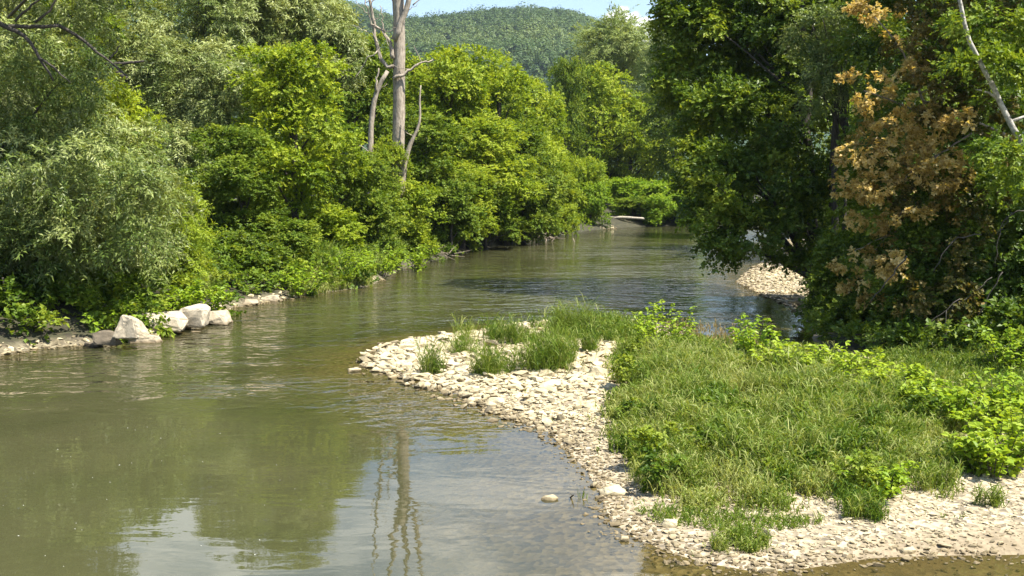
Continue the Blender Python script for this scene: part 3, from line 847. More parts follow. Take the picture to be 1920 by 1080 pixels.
# right bank
hero('broadleaf_tree', 'big dark green tree on the right bank with branches hanging over the water', at(1530, 560, 55)[:2],
     [('crown', [lobe(1330, 60, 85, 70, 58), lobe(1290, 150, 45, 60, 58), lobe(1420, 150, 110, 90, 58), lobe(1380, 260, 95, 75, 55), lobe(1345, 350, 60, 60, 53), lobe(1330, 420, 45, 40, 52),
                 lobe(1395, 440, 45, 35, 51), lobe(1440, 350, 90, 70, 54), lobe(1500, 260, 90, 90, 56), lobe(1490, 430, 60, 50, 53), lobe(1530, 120, 90, 100, 58), lobe(1420, -60, 170, 110, 59),
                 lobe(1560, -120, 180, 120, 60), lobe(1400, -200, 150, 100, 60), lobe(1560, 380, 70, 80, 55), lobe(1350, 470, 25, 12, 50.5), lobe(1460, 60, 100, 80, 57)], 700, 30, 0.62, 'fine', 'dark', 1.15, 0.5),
      ('sun_tinted_boughs', [lobe(1300, 60, 60, 50, 57), lobe(1270, 140, 30, 45, 57), lobe(1310, 20, 60, 40, 57), lobe(1330, 390, 40, 45, 51), lobe(1350, 200, 60, 60, 55), lobe(1320, 300, 30, 50, 53)], 120, 22, 0.5, 'fine', 'green', 1.15, 0.55)],  # lighter leaf colour paints sunlight onto these boughs of the dark tree
     'bark', lambda mt, o, r: (px_tube(mt, o, [(1568, 200), (1566, 330), (1564, 430), (1566, 545)], 10, 15, 52.0), px_tube(mt, o, [(1600, 60), (1560, 250), (1558, 400)], 7, 9, 53)),
     0.38, 19, 106, None, (-1.0, 0.3), 34)
hero('willow_tree', 'grey green willow spray showing between the dark right tree and the withered branches', at(1575, 560, 52)[:2],
     [('crown', [lobe(1530, 70, 40, 35, 52), lobe(1565, 130, 35, 40, 51), lobe(1545, 190, 30, 25, 51), lobe(1590, 60, 30, 35, 52)], 55, 16, 0.6, 'willow', 'willow', 0.85, 0.35)],
     'bark', None, 0.12, 12, 107)
hero('broadleaf_tree', 'shaded green tree standing close behind the withered branches', at(1790, 600, 48)[:2],
     [('crown', [lobe(1680, 60, 90, 80, 47), lobe(1800, 100, 90, 80, 48), lobe(1700, 220, 90, 80, 47), lobe(1820, 250, 90, 80, 47), lobe(1900, 180, 80, 90, 48), lobe(1660, 350, 70, 70, 46), lobe(1760, 360, 80, 70, 46),
                 lobe(1680, 470, 70, 60, 45), lobe(1880, 350, 80, 80, 46), lobe(1720, -60, 150, 80, 48), lobe(1880, -60, 130, 100, 49), lobe(1780, 480, 80, 60, 45)], 480, 22, 0.55, 'fine', 'dark', 1.1, 0.42)],
     'bark', None, 0.3, 15, 115)
def brown_branches(mt, o, rng):
    for w0, w1, pts in [(5, 2, [(1735, 196), (1722, 170), (1712, 135), (1690, 95), (1668, 60), (1640, 32)]),
                        (6, 3, [(1925, 275), (1860, 240), (1800, 215), (1765, 192), (1735, 190)]),
                        (5, 2, [(1860, 255), (1790, 225), (1740, 215), (1700, 200), (1660, 183), (1620, 170)]),
                        (3, 1.5, [(1712, 135), (1735, 120), (1755, 108)]), (3, 1.5, [(1722, 175), (1750, 165), (1775, 150)]),
                        (4, 2, [(1830, 245), (1790, 270), (1760, 290), (1715, 310), (1690, 345)]),
                        (3, 1.5, [(1760, 290), (1720, 330), (1680, 420), (1640, 470)]), (3, 1.5, [(1690, 430), (1640, 450), (1590, 480)]),
                        (4, 2, [(1925, 300), (1840, 330), (1760, 400), (1660, 520), (1640, 560)])]:
        px_tube(mt, o, pts, w0, w1, 40.5, 12, len(pts), 6)
hero('withered_tree', 'tree with withered tan and orange brown leaves on bare pale branches at the right', at(1960, 600, 43)[:2],
     [('withered_crown', [lobe(1600, 160, 40, 14, 41), lobe(1665, 175, 45, 16, 41), lobe(1650, 225, 40, 28, 41), lobe(1605, 285, 45, 22, 40.5), lobe(1665, 300, 50, 28, 41), lobe(1710, 240, 40, 30, 41.5),
                 lobe(1640, 350, 45, 25, 40.5), lobe(1620, 410, 45, 22, 40.5), lobe(1680, 420, 40, 25, 40.8), lobe(1630, 480, 35, 20, 40.2), lobe(1600, 530, 30, 18, 40), lobe(1690, 85, 30, 25, 42), lobe(1640, 15, 40, 20, 42.5),
                 lobe(1570, 492, 18, 10, 40), lobe(1645, 570, 25, 16, 40), lobe(1655, 640, 22, 8, 39), lobe(1720, 330, 50, 40, 41.5), lobe(1600, 350, 40, 20, 40.5), lobe(1660, 270, 60, 40, 41), lobe(1700, 480, 40, 30, 40.5), lobe(1760, 220, 50, 25, 39), lobe(1770, 300, 40, 30, 39), lobe(1700, 150, 40, 30, 40), lobe(1610, 160, 45, 16, 39), lobe(1650, 190, 50, 20, 39), lobe(1660, 240, 50, 25, 39), lobe(1620, 290, 60, 22, 38.8), lobe(1690, 300, 60, 25, 39), lobe(1640, 350, 50, 20, 39), lobe(1740, 250, 40, 20, 38.8), lobe(1790, 230, 40, 20, 38), lobe(1770, 330, 50, 20, 38), lobe(1720, 410, 50, 20, 38.2), lobe(1830, 350, 30, 18, 37.6), lobe(1690, 500, 35, 18, 38)], 330, 12, 0.22, 'cluster', 'brown', 0.62, 0.55),
      ('green_crown', [lobe(1640, 260, 60, 60, 41.5), lobe(1620, 400, 60, 60, 41), lobe(1700, 330, 60, 60, 41), lobe(1650, 500, 50, 60, 41), lobe(1680, 120, 60, 60, 43)], 70, 14, 0.4, 'fine', 'dark', 0.9, 0.45),
      ('fading_crown', [lobe(1760, 50, 80, 60, 40), lobe(1720, 110, 60, 50, 40), lobe(1770, 180, 60, 50, 39), lobe(1830, 220, 55, 40, 38.5), lobe(1850, 20, 60, 40, 40), lobe(1740, 370, 60, 50, 40), lobe(1820, 380, 60, 40, 38.3), lobe(1800, 460, 70, 45, 38.2),
                 lobe(1880, 270, 50, 30, 38), lobe(1760, 560, 70, 40, 38), lobe(1700, 640, 50, 25, 38), lobe(1830, 600, 60, 30, 37.6)], 210, 11, 0.28, 'cluster', 'fading', 0.74, 0.42)],
     'twig', brown_branches, 0, 12, 108)
hero('birch_tree', 'pale leaning trunk with fresh green leaves at the right edge of the photo', at(2060, 640, 40)[:2],
     [('crown', [lobe(1840, 128, 55, 18, 36.0), lobe(1812, 45, 30, 25, 36.2), lobe(1880, 290, 50, 25, 36.0), lobe(1822, 95, 22, 15, 36.0), lobe(1870, 120, 70, 25, 38), lobe(1880, 60, 50, 30, 38), lobe(1835, 40, 35, 20, 38), lobe(1900, 170, 40, 25, 37.5), lobe(1940, 20, 80, 60, 40), lobe(1900, -120, 150, 80, 40), lobe(1790, 300, 35, 22, 38.5), lobe(1900, 350, 40, 25, 38)], 120, 22, 0.5, 'fine', 'green', 0.95, 0.5)],
     'pale', lambda mt, o, r: (px_tube(mt, o, [(1782, -80), (1800, 10), (1815, 70), (1840, 120), (1868, 180), (1895, 232), (1930, 290), (2000, 440), (2060, 640)], 6, 17, 36.6, 26),
                               px_tube(mt, o, [(1895, 228), (1915, 222), (1950, 205)], 6, 4, 36.6, 6), px_tube(mt, o, [(1868, 185), (1850, 170), (1830, 168)], 5, 2, 36.6, 6)),
     0, 12, 109)
def dark_shrub_branches(mt, o, rng):
    for w0, w1, pts in [(2.2, 1.2, [(1920, 395), (1890, 400), (1872, 430), (1866, 500)]), (2, 1.0, [(1895, 398), (1885, 420), (1868, 440)]),
                        (2.4, 1.2, [(1880, 510), (1850, 560), (1835, 590), (1815, 625)]), (2, 1, [(1860, 520), (1805, 565), (1780, 575), (1778, 600)]),
                        (3, 1.5, [(1840, 440), (1790, 445), (1770, 470), (1750, 510)]), (3, 1.5, [(1700, 480), (1660, 530), (1630, 570)]), (2, 1, [(1800, 560), (1750, 600), (1700, 640), (1670, 660)]),
                        (3, 2, [(1790, 660), (1800, 680), (1815, 692)])]:
        px_tube(mt, o, pts, w0, w1, 37.0, 12, len(pts), 6)
hero('thicket_shrub', 'dark tangled thicket with bare hooked branches under the birch at the right', at(1850, 660, 40)[:2],
     [('crown', [lobe(1800, 420, 80, 60, 40), lobe(1880, 440, 70, 70, 39), lobe(1740, 480, 60, 60, 40), lobe(1820, 540, 80, 60, 39.5), lobe(1720, 570, 55, 50, 39.5), lobe(1900, 560, 60, 60, 39), lobe(1680, 620, 50, 30, 39),
                 lobe(1790, 630, 60, 30, 38.5), lobe(1860, 360, 70, 40, 40), lobe(1950, 480, 80, 100, 40), lobe(1750, 660, 70, 28, 38), lobe(1850, 670, 70, 35, 37), lobe(1930, 650, 60, 45, 37), lobe(1650, 660, 45, 18, 39)], 520, 22, 0.44, 'fine', 'dark', 0.85, 0.45)],
     'bark', dark_shrub_branches, 0.1, 5, 110, n_limbs=30, cat='bush')
hero('riverside_bush', 'dark green bush at the right water edge below the overhanging tree', at(1600, 640, 46)[:2],
     [('crown', [lobe(1590, 500, 45, 45, 47), lobe(1530, 630, 34, 26, 40.5), lobe(1570, 560, 45, 40, 46), lobe(1620, 590, 45, 40, 45), lobe(1560, 600, 35, 25, 45), lobe(1640, 640, 40, 25, 43)], 130, 20, 0.45, 'fine', 'dark', 0.9, 0.6)],
     'bark', None, 0.08, 3.5, 111, cat='bush')

hero('riverside_bush', 'dark low bushes at the foot of the thicket behind the lime drift', at(1770, 700, 36)[:2],
     [('crown', [lobe(1690, 660, 55, 28, 37), lobe(1760, 680, 55, 30, 36), lobe(1840, 695, 60, 32, 35.5), lobe(1920, 715, 60, 35, 35), lobe(1620, 650, 45, 20, 38.5)], 190, 18, 0.34, 'fine', 'dark', 0.8, 0.4)],
     'bark', None, 0.06, 2, 116, cat='bush')

# ------------------------------------------------------------------ the dead tree
def dead_tree():
    Yd = 86.0
    b = at(752, 490, Yd); bz = float(height(b[0], Yd)) - 0.2
    o = np.array([b[0], Yd, bz])
    e = empty('dead_tree', tuple(o)); tag(e, 'tall bare grey dead tree with two trunks and broken limbs on the left bank', 'tree')
    mt = MB()
    base = at(745, 470, Yd); base[2] = bz
    p = resample(np.array([base] + [at(x, y, Yd) for x, y in ((744, 340), (748, 240), (748, 150), (749, 70), (747, 0), (745, -25))]) - o, 24)
    r_ = np.interp(np.linspace(0, 1, 24), [0, 0.15, 0.5, 1], [0.70, 0.52, 0.47, 0.44])
    tube(mt, p, r_, 14, 0.5, 0.06, 4)
    mt.build('trunk', M['dead'], e, smooth=True)
    def limb(pts, w0, w1, n=14, seed=1, dy=0.0):
        mb = MB(); px_tube(mb, o, pts, w0 * 0.85, w1 * 0.85, Yd + dy, n, seed, 8, 0.08); mb.build('limb', M['dead'], e, smooth=True)
    limb([(738, 75), (750, 55), (762, 25), (768, 0), (775, -60), (782, -150), (790, -260)], 14, 3, 18, 2, -0.6)
    limb([(747, 20), (740, 5), (733, -20), (722, -90), (712, -190), (705, -260)], 16, 3, 18, 3)
    limb([(749, -15), (752, -60), (748, -140), (750, -240)], 14, 3, 12, 8)
    limb([(737, 148), (752, 143), (768, 132), (778, 122), (795, 115), (812, 112)], 8, 3, 12, 4, -0.6)
    limb([(737, 110), (732, 80), (722, 60), (705, 46), (695, 46)], 10, 4, 12, 5, -0.3)
    limb([(738, 125), (722, 128), (712, 120), (708, 95), (702, 60), (697, 20), (690, -60), (684, -140)], 9, 3, 18, 6, -0.3)
    limb([(702, 60), (690, 20), (684, -10)], 4, 2, 10, 7, -0.3)
    limb([(768, 0), (780, -12), (800, -30)], 5, 2, 8, 9, -0.5)
    limb([(774, 10), (785, 0), (805, -16)], 3, 1.5, 8, 10, -0.5)
    limb([(708, 95), (690, 110), (676, 128), (665, 150)], 3, 1.2, 8, 14, -0.4)
    limb([(722, 60), (716, 35), (712, 10)], 3, 1.5, 8, 15, -0.4)
    rt = np.random.default_rng(88)
    for k, (bx_, by_) in enumerate([(700, 45), (695, 15), (708, 80), (712, 110), (690, 25), (720, 62), (735, 95), (770, 130), (765, 20), (700, 60), (686, 5), (790, 116), (789, 200), (775, 255), (696, 240), (703, 180), (688, 60)]):
        ln = rt.uniform(18, 42); an = rt.uniform(-2.9, -0.2)
        limb([(bx_, by_), (bx_ + ln * 0.5 * math.cos(an), by_ + ln * 0.5 * math.sin(an) + rt.uniform(-5, 5)), (bx_ + ln * math.cos(an), by_ + ln * math.sin(an))], 2.0, 0.9, 6, 60 + k, -0.6)
    # second stem, left
    mb = MB()
    q = resample(np.array([at(688, 470, Yd - 1), at(690, 380, Yd - 1), at(694, 300, Yd - 1), at(696, 220, Yd - 1), at(703, 175, Yd - 1), at(714, 150, Yd - 1), at(727, 133, Yd - 1)]) - o, 18)
    q[0][2] = 0
    tube(mb, q, np.linspace(0.34, 0.15, 18), 10, 0.5, 0.08, 5)
    mb.build('side_trunk', M['dead'], e, smooth=True)
    limb([(705, 172), (706, 150), (710, 128)], 6, 3, 8, 11, -1.2)
    # right curved broken stem
    mb = MB()
    q = resample(np.array([at(748, 470, Yd - 1.2), at(754, 340, Yd - 1.2), at(760, 298, Yd - 1.2), at(770, 265, Yd - 1.2), at(783, 245, Yd - 1.2), at(789, 230, Yd - 1.2), at(786, 190, Yd - 1.2), at(789, 160, Yd - 1.2)]) - o, 24)
    q[0][2] = 0
    tube(mb, q, np.interp(np.linspace(0, 1, 24), [0, 0.55, 0.7, 1], [0.30, 0.22, 0.12, 0.05]), 8, 0.5, 0.08, 6)
    mb.build('side_trunk', M['dead'], e, smooth=True)
    limb([(690, 300), (672, 310), (655, 322)], 3, 1.5, 8, 12, -1.5)
    limb([(694, 290), (680, 275), (668, 270)], 3, 1.2, 8, 13, -1.5)
dead_tree()

# ------------------------------------------------------------------ stones
def hull_stone(rng, npts=13, flat=0.45, bevel=0.0, given=None):
    bm = bmesh.new()
    p = unit(rng.normal(0, 1, (npts, 3))) * rng.uniform(0.75, 1.0, (npts, 1)) * np.array([1, rng.uniform(0.55, 0.95), flat * rng.uniform(0.7, 1.3)])
    if given is not None: p = given
    vs = [bm.verts.new(tuple(v)) for v in p]
    r = bmesh.ops.convex_hull(bm, input=vs)
    bad = [g for g in r['geom_interior'] if isinstance(g, bmesh.types.BMVert)] + [g for g in r['geom_unused'] if isinstance(g, bmesh.types.BMVert)]
    if bad: bmesh.ops.delete(bm, geom=list(set(bad)), context='VERTS')
    if bevel:
        bmesh.ops.dissolve_limit(bm, angle_limit=0.16, verts=bm.verts[:], edges=bm.edges[:])
        bmesh.ops.bevel(bm, geom=bm.edges[:], offset=bevel, segments=2, profile=0.6, affect='EDGES')
        bmesh.ops.triangulate(bm, faces=bm.faces[:])
        bmesh.ops.subdivide_edges(bm, edges=bm.edges[:], cuts=3, use_grid_fill=True)
        co = np.array([v.co[:] for v in bm.verts])
        sd_ = int(rng.integers(1, 9999))
        kk = 1 + 0.075 * fnoise(co[:, 0] * 2 + co[:, 2], co[:, 1] * 2 - co[:, 2], sd_, 1.6, 5) - 0.05 * np.abs(fnoise(co[:, 0] + co[:, 2] * 2, co[:, 1] + co[:, 2], sd_ + 1, 5.0, 3))
        for v, k_ in zip(bm.verts, kk):
            v.co = v.co * float(k_)
    bmesh.ops.triangulate(bm, faces=bm.faces[:])
    bm.verts.ensure_lookup_table(); bm.verts.index_update()
    V = np.array([v.co[:] for v in bm.verts]); Fa = np.array([[v.index for v in f.verts] for f in bm.faces])
    bm.free()
    return V, Fa

rng = np.random.default_rng(9)
STONES = [hull_stone(rng) for _ in range(26)]
def scatter_stones(mb, x, y, s, rng, sink=0.25, flat=1.0, z=None):
    z = height(x, y) if z is None else z
    k = rng.integers(0, len(STONES), len(x))
    a = rng.uniform(0, 2 * math.pi, len(x)); ti = rng.normal(0, 0.16, (len(x), 2))
    tint = np.clip(rng.normal(0.55, 0.26, len(x)), 0, 1)
    for v in range(len(STONES)):
        i = np.where(k == v)[0]
        if not len(i): continue
        V, Fa = STONES[v]
        ca, sa = np.cos(a[i])[:, None], np.sin(a[i])[:, None]
        vx = V[None, :, 0] * ca - V[None, :, 1] * sa
        vy = V[None, :, 0] * sa + V[None, :, 1] * ca
        vz = V[None, :, 2] * flat + vx * ti[i, :1] + vy * ti[i, 1:]
        W = np.stack([vx * s[i, None] + x[i, None], vy * s[i, None] + y[i, None], (vz + 0.3 * (1 - sink * 2)) * s[i, None] * 1.0 + z[i, None]], -1)
        n = len(V)
        fa = (Fa[None] + (np.arange(len(i)) * n)[:, None, None]).reshape(-1, 3)
        mb.add(W.reshape(-1, 3), [fa], np.repeat(tint[i], n))

def sample_poly(poly, n, rng):
    p = np.asarray(poly); lo, hi = p.min(0), p.max(0)
    xs_, ys_ = [], []
    got = 0
    while got < n:
        x = rng.uniform(lo[0], hi[0], n * 2); y = rng.uniform(lo[1], hi[1], n * 2)
        k = inside(poly, x, y)
        xs_.append(x[k]); ys_.append(y[k]); got += k.sum()
    return np.concatenate(xs_)[:n], np.concatenate(ys_)[:n]

bar_poly = line([(1560, 662), (1500, 658), (1400, 648), (1300, 632), (1240, 614), (1200, 607), (1100, 604), (1010, 609), (950, 616), (900, 626), (820, 633), (735, 650), (695, 684),
                 (762, 706), (830, 727), (900, 757), (955, 785), (1025, 808), (1060, 842), (1098, 880), (1125, 930), (1148, 980), (1200, 1014), (1260, 1038),
                 (1330, 1058), (1420, 1073), (1500, 1068), (1640, 1046), (1780, 1042), (1990, 1040), (2050, 800), (1900, 775), (1680, 690)])
mb = MB()
rng = np.random.default_rng(12)
x, y = sample_poly(bar_poly, 38000, rng)
coarse = sstep(22, 36, y)                     # coarse slabs at the upstream tip, fine gravel below
muddy = np.where(inside(mudpoly, x, y), 0.45, 1.0)
s = (0.036 + 0.098 * coarse) * np.exp(rng.normal(0, 0.42, len(x))) * muddy
s = np.clip(s, 0.02, 0.42)
keep = (rng.uniform(0, 1, len(x)) < np.where(coarse > 0.5, 0.55, 1.0)) & (rng.uniform(0, 1, len(x)) < np.where(muddy < 1, 0.5, 1))
scatter_stones(mb, x[keep], y[keep], s[keep], rng, flat=0.78)
# fringe in the shallows
e_pts = np.array(bar_top[2:] + bar_low[:-1])
seg = rng.integers(0, len(e_pts) - 1, 2600); tt = rng.uniform(0, 1, 2600)[:, None]
p = e_pts[seg] * (1 - tt) + e_pts[seg + 1] * tt + rng.normal(0, 0.35, (2600, 2))
scatter_stones(mb, p[:, 0], p[:, 1], np.clip((0.04 + 0.10 * sstep(22, 36, p[:, 1])) * np.exp(rng.normal(0, 0.45, 2600)), 0.02, 0.35), rng)
tag(mb.build('bar_gravel', M['stone']), 'pale shale gravel and flat cobbles covering the river bar', 'gravel', kind='stuff')
# stony water edge of both banks
mb = MB()
e_pts = np.array(left_line); dd = np.linalg.norm(np.diff(e_pts, axis=0), axis=1)
seg = rng.choice(len(dd), 3000, p=dd / dd.sum()); tt = rng.uniform(0, 1, 3000)[:, None]
p = e_pts[seg] * (1 - tt) + e_pts[seg + 1] * tt + rng.normal(0, 0.28, (3000, 2))
p = p[fnoise(p[:, 0], p[:, 1], 71, 0.35, 3) > 0.05 + 0.6 * (p[:, 1] > 58) - 0.55 * (p[:, 1] < 47)]
scatter_stones(mb, p[:, 0], p[:, 1], np.clip(0.10 * np.exp(rng.normal(0, 0.5, len(p))), 0.03, 0.34), rng)
p2 = np.array(right_bank)
beach = line([(1432, 452), (1480, 448), (1520, 470), (1530, 512), (1530, 600), (1515, 602), (1480, 577), (1420, 552), (1380, 528), (1395, 512), (1440, 485)])
x, y = sample_poly(beach, 4200, rng)
scatter_stones(mb, x, y, np.clip(0.10 * np.exp(rng.normal(0, 0.4, len(x))), 0.03, 0.3), rng)
tag(mb.build('bank_gravel', M['stone']), 'loose stones and cobbles along the water edge of the two banks', 'gravel', kind='stuff')

def hull_block(rng):
    c = np.array([[x, y, z] for x in (-1, 1) for y in (-1, 1) for z in (-1, 1)], float)
    p = c * rng.uniform(0.5, 1.0, (8, 3))
    p[c[:, 2] > 0, :2] *= rng.uniform(0.5, 0.95, (4, 1))
    p[c[:, 2] > 0, 2] *= rng.uniform(0.45, 1.0, 4)
    ex = unit(rng.normal(0, 1, (10, 3))) * rng.uniform(0.85, 1.15, (10, 1))
    ex[:, 2] = np.clip(ex[:, 2], -0.8, 0.75)
    return hull_stone(rng, 0, 1.0, 0.09, np.concatenate([p, ex]))

def boulder(name, label, px, py, wpx, hpx, seed, flat=None, rot=0.0, tilt=(0, 0), tint=0.7, group=None, mat='boulder', cat='boulder', sub=0.0, depth=0.8, sink=0.35, back=0.0):
    """a rock whose foot is at a pixel of the ground, width and height in pixels"""
    rng = np.random.default_rng(seed)
    px += 6 if mat == 'boulder' else 0
    g = G(px, py, 0.0)
    z0 = max(float(height(g[0], g[1])), -0.06 if mat == 'boulder' else 0.0)
    g = G(px, py, max(z0, 0)); s_ = g[1] / F
    w, hgt = wpx * s_, hpx * s_ * (0.74 if mat == 'boulder' else 0.85)
    V, Fa = hull_block(rng)
    V = V - (V.max(0) + V.min(0)) / 2
    V = V / (V.max(0) - V.min(0)) * 2
    V = V / (V.max(0) - V.min(0)) * np.array([w, w * depth, hgt * (1 + sink)])
    V[:, 2] += hgt * (1 + sink) / 2 - hgt * sink
    a, b_ = tilt
    V[:, 2] += V[:, 0] * a + V[:, 1] * b_
    if rot:
        c, s = math.cos(rot), math.sin(rot)
        V = np.stack([V[:, 0] * c - V[:, 1] * s, V[:, 0] * s + V[:, 1] * c, V[:, 2]], 1)
    cr = 0.16 * fnoise(V[:, 0] * 3 + V[:, 2] * 2, V[:, 1] * 3 - V[:, 2] * 3, seed, 1.0, 4)
    mb = MB(); mb.add(V, [Fa], np.clip(tint + cr, 0, 1))
    o = mb.build(name, M[mat], None, (g[0], g[1] + w * depth * 0.4 + back, z0 - sub))
    return tag(o, label, cat, group)

GB = 'pale boulders at the left water edge'
boulder('boulder', 'broad cream boulder behind the flat slab, leftmost of the sunlit boulders', 234, 628, 62, 48, 51, tint=0.75, group=GB)
boulder('boulder', 'low flat cream slab lying in the water before the sunlit boulders', 264, 643, 66, 26, 62, tint=0.75, group=GB, depth=0.6)
boulder('boulder', 'pyramid shaped cream boulder in the middle of the sunlit group', 300, 619, 78, 44, 53, tint=0.8, group=GB)
boulder('boulder', 'tall grey white boulder with a slanting top, highest of the sunlit group', 354, 607, 58, 48, 54, tilt=(0.12, 0.0), tint=1.0, group=GB)
boulder('boulder', 'smooth low boulder at the right end of the sunlit group', 396, 603, 52, 26, 5, tint=0.8, group=GB)
boulder('boulder', 'small wedge of rock between the slanting boulder and the smooth one', 374, 608, 30, 16, 6, tint=0.7, group=GB)
boulder('boulder', 'dark shaded boulder left of the sunlit group', 190, 642, 50, 30, 8, tint=0.05, group=GB)  # low tint paints the willow's shade into this boulder
boulder('boulder', 'small shaded boulder in front of the dark one, half in water', 166, 650, 34, 16, 9, tint=0.05, group=GB)  # same dark tint, willow shade put into the rock colour
boulder('boulder', 'sunken pale rock just breaking the water in front of the slanting boulder', 362, 622, 26, 5, 11, tint=0.8, group=GB, depth=0.5)
boulder('boulder', 'pale rock at the foot of the bank between the boulders and the grass', 500, 566, 32, 17, 12, tint=0.7, group=GB)
boulder('boulder', 'low grey rock beside the pale one at the hollow in the left bank', 462, 570, 30, 12, 13, tint=0.45, group=GB)
for k, (px_, py_, w_, h__) in enumerate([(328, 614, 30, 12), (222, 640, 30, 14), (250, 642, 26, 8), (420, 604, 20, 8)]):
    boulder('boulder', 'small cream rock filling the gaps between the sunlit boulders at the left water edge', px_, py_, w_, h__, 30 + k, tint=0.7, group='small rocks between the left bank boulders')
GS = 'flat stones on and beside the gravel bar'
SL_ = [
 ('long pale slab alone in the calm water beside the bar', 1032, 938, 33, 9, 0.85),
 ('pale stone alone in the water off the lower end of the bar', 1170, 1015, 22, 10, 0.8),
 ('tan stone barely breaking the water right of the lone slab', 1118, 955, 22, 4, 0.5),
 ('long slab at the edge of the bar pointing into the calm water', 1150, 930, 52, 16, 0.85),
 ('lone flat stone farthest out in the water at the tip of the bar', 664, 697, 26, 7, 0.75),
 ('pale flat stone in the water second from the tip of the bar', 698, 687, 26, 8, 0.8),
 ('pale flat slab at the very tip of the bar', 724, 680, 34, 10, 0.85),
 ('rounded pale stone at the upper edge of the bar tip', 826, 638, 26, 11, 0.9),
 ('flat pale stone at the upper edge behind the small weed tuft', 760, 656, 34, 12, 0.85),
 ('dark edged slab on the lower shoreline of the bar', 892, 738, 30, 9, 0.25),
 ('tilted long slab above the bend of the lower shoreline', 930, 757, 38, 12, 0.8),
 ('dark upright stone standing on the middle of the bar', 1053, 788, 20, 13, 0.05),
 ('large pale block beside the yellow grass at the top of the bar', 1120, 706, 40, 22, 0.7),
 ('pale flat boulder on the wet mud near the bottom right', 1705, 1038, 34, 11, 0.85),
 ('pale slab lying at the foot of the right end knotweed', 1916, 862, 30, 12, 0.75),
 ('pale block among the short grass near the bottom of the bar', 1446, 1005, 30, 14, 0.8),
 ('pale pointed stone on the lower bar just left of the grass', 1256, 988, 34, 16, 0.8),
]
for i, (lb, px, py, w, h_, ti) in enumerate(SL_):
    boulder('flat_stone', lb, px, py, w, h_, 200 + i, tint=ti, group=GS, mat='stone', cat='stone', depth=0.7, rot=(i % 5 - 2) * 0.15)

# ------------------------------------------------------------------ grasses
def blades(mb, P, A, bend, L, W, tint, rng):
    A = unit(A)
    S = unit(np.cross(A, rng.normal(0, 1, A.shape) + np.array([0, 0.6, 0])))
    L = L[:, None]; W = W[:, None]
    p1 = P + A * L * 0.5; p2 = P + A * L * 0.93 + bend * L
    V = np.stack([P - S * W * 0.4, P + S * W * 0.4, p1 + S * W * 0.5, p1 - S * W * 0.5, p2], 1)
    k = np.arange(len(P))[:, None] * 5
    mb.add(V.reshape(-1, 3), [k + np.array([[0, 1, 2, 3]]), k + np.array([[3, 2, 4]])], np.repeat(tint, 5))

def grass(mb, x, y, h, rng, k=5, lean=0.22, tint=None, w=0.016, leafy=0.36):
    n = len(x); z = height(x, y)
    P = np.stack([x, y, z - 0.03], 1)
    A = unit(np.stack([rng.normal(0, lean, n), rng.normal(0, lean, n), np.ones(n)], 1))
    t0 = np.clip((rng.normal(0.5, 0.2, n) if tint is None else tint), 0, 1)
    bend = np.stack([rng.normal(0, 0.12, n), rng.normal(0, 0.12, n), -np.abs(rng.normal(0, 0.05, n))], 1)
    blades(mb, P, A, bend, h, np.full(n, w * 0.8), t0, rng)
    for j in range(k):
        f = rng.uniform(0.05, 0.85, n)
        q = P + A * (h * f)[:, None]
        a = rng.uniform(0, 2 * math.pi, n); e = rng.uniform(0.8, 2.2, n)
        B = np.stack([np.cos(a), np.sin(a), e], 1)
        L = h * leafy * rng.uniform(0.6, 1.3, n)
        bend = np.stack([np.cos(a) * 0.15, np.sin(a) * 0.15, -rng.uniform(0.1, 0.45, n)], 1)
        blades(mb, q, B, bend, L, w * rng.uniform(0.8, 1.4, n), np.clip(t0 + rng.normal(0.03, 0.13, n), 0, 1), rng)

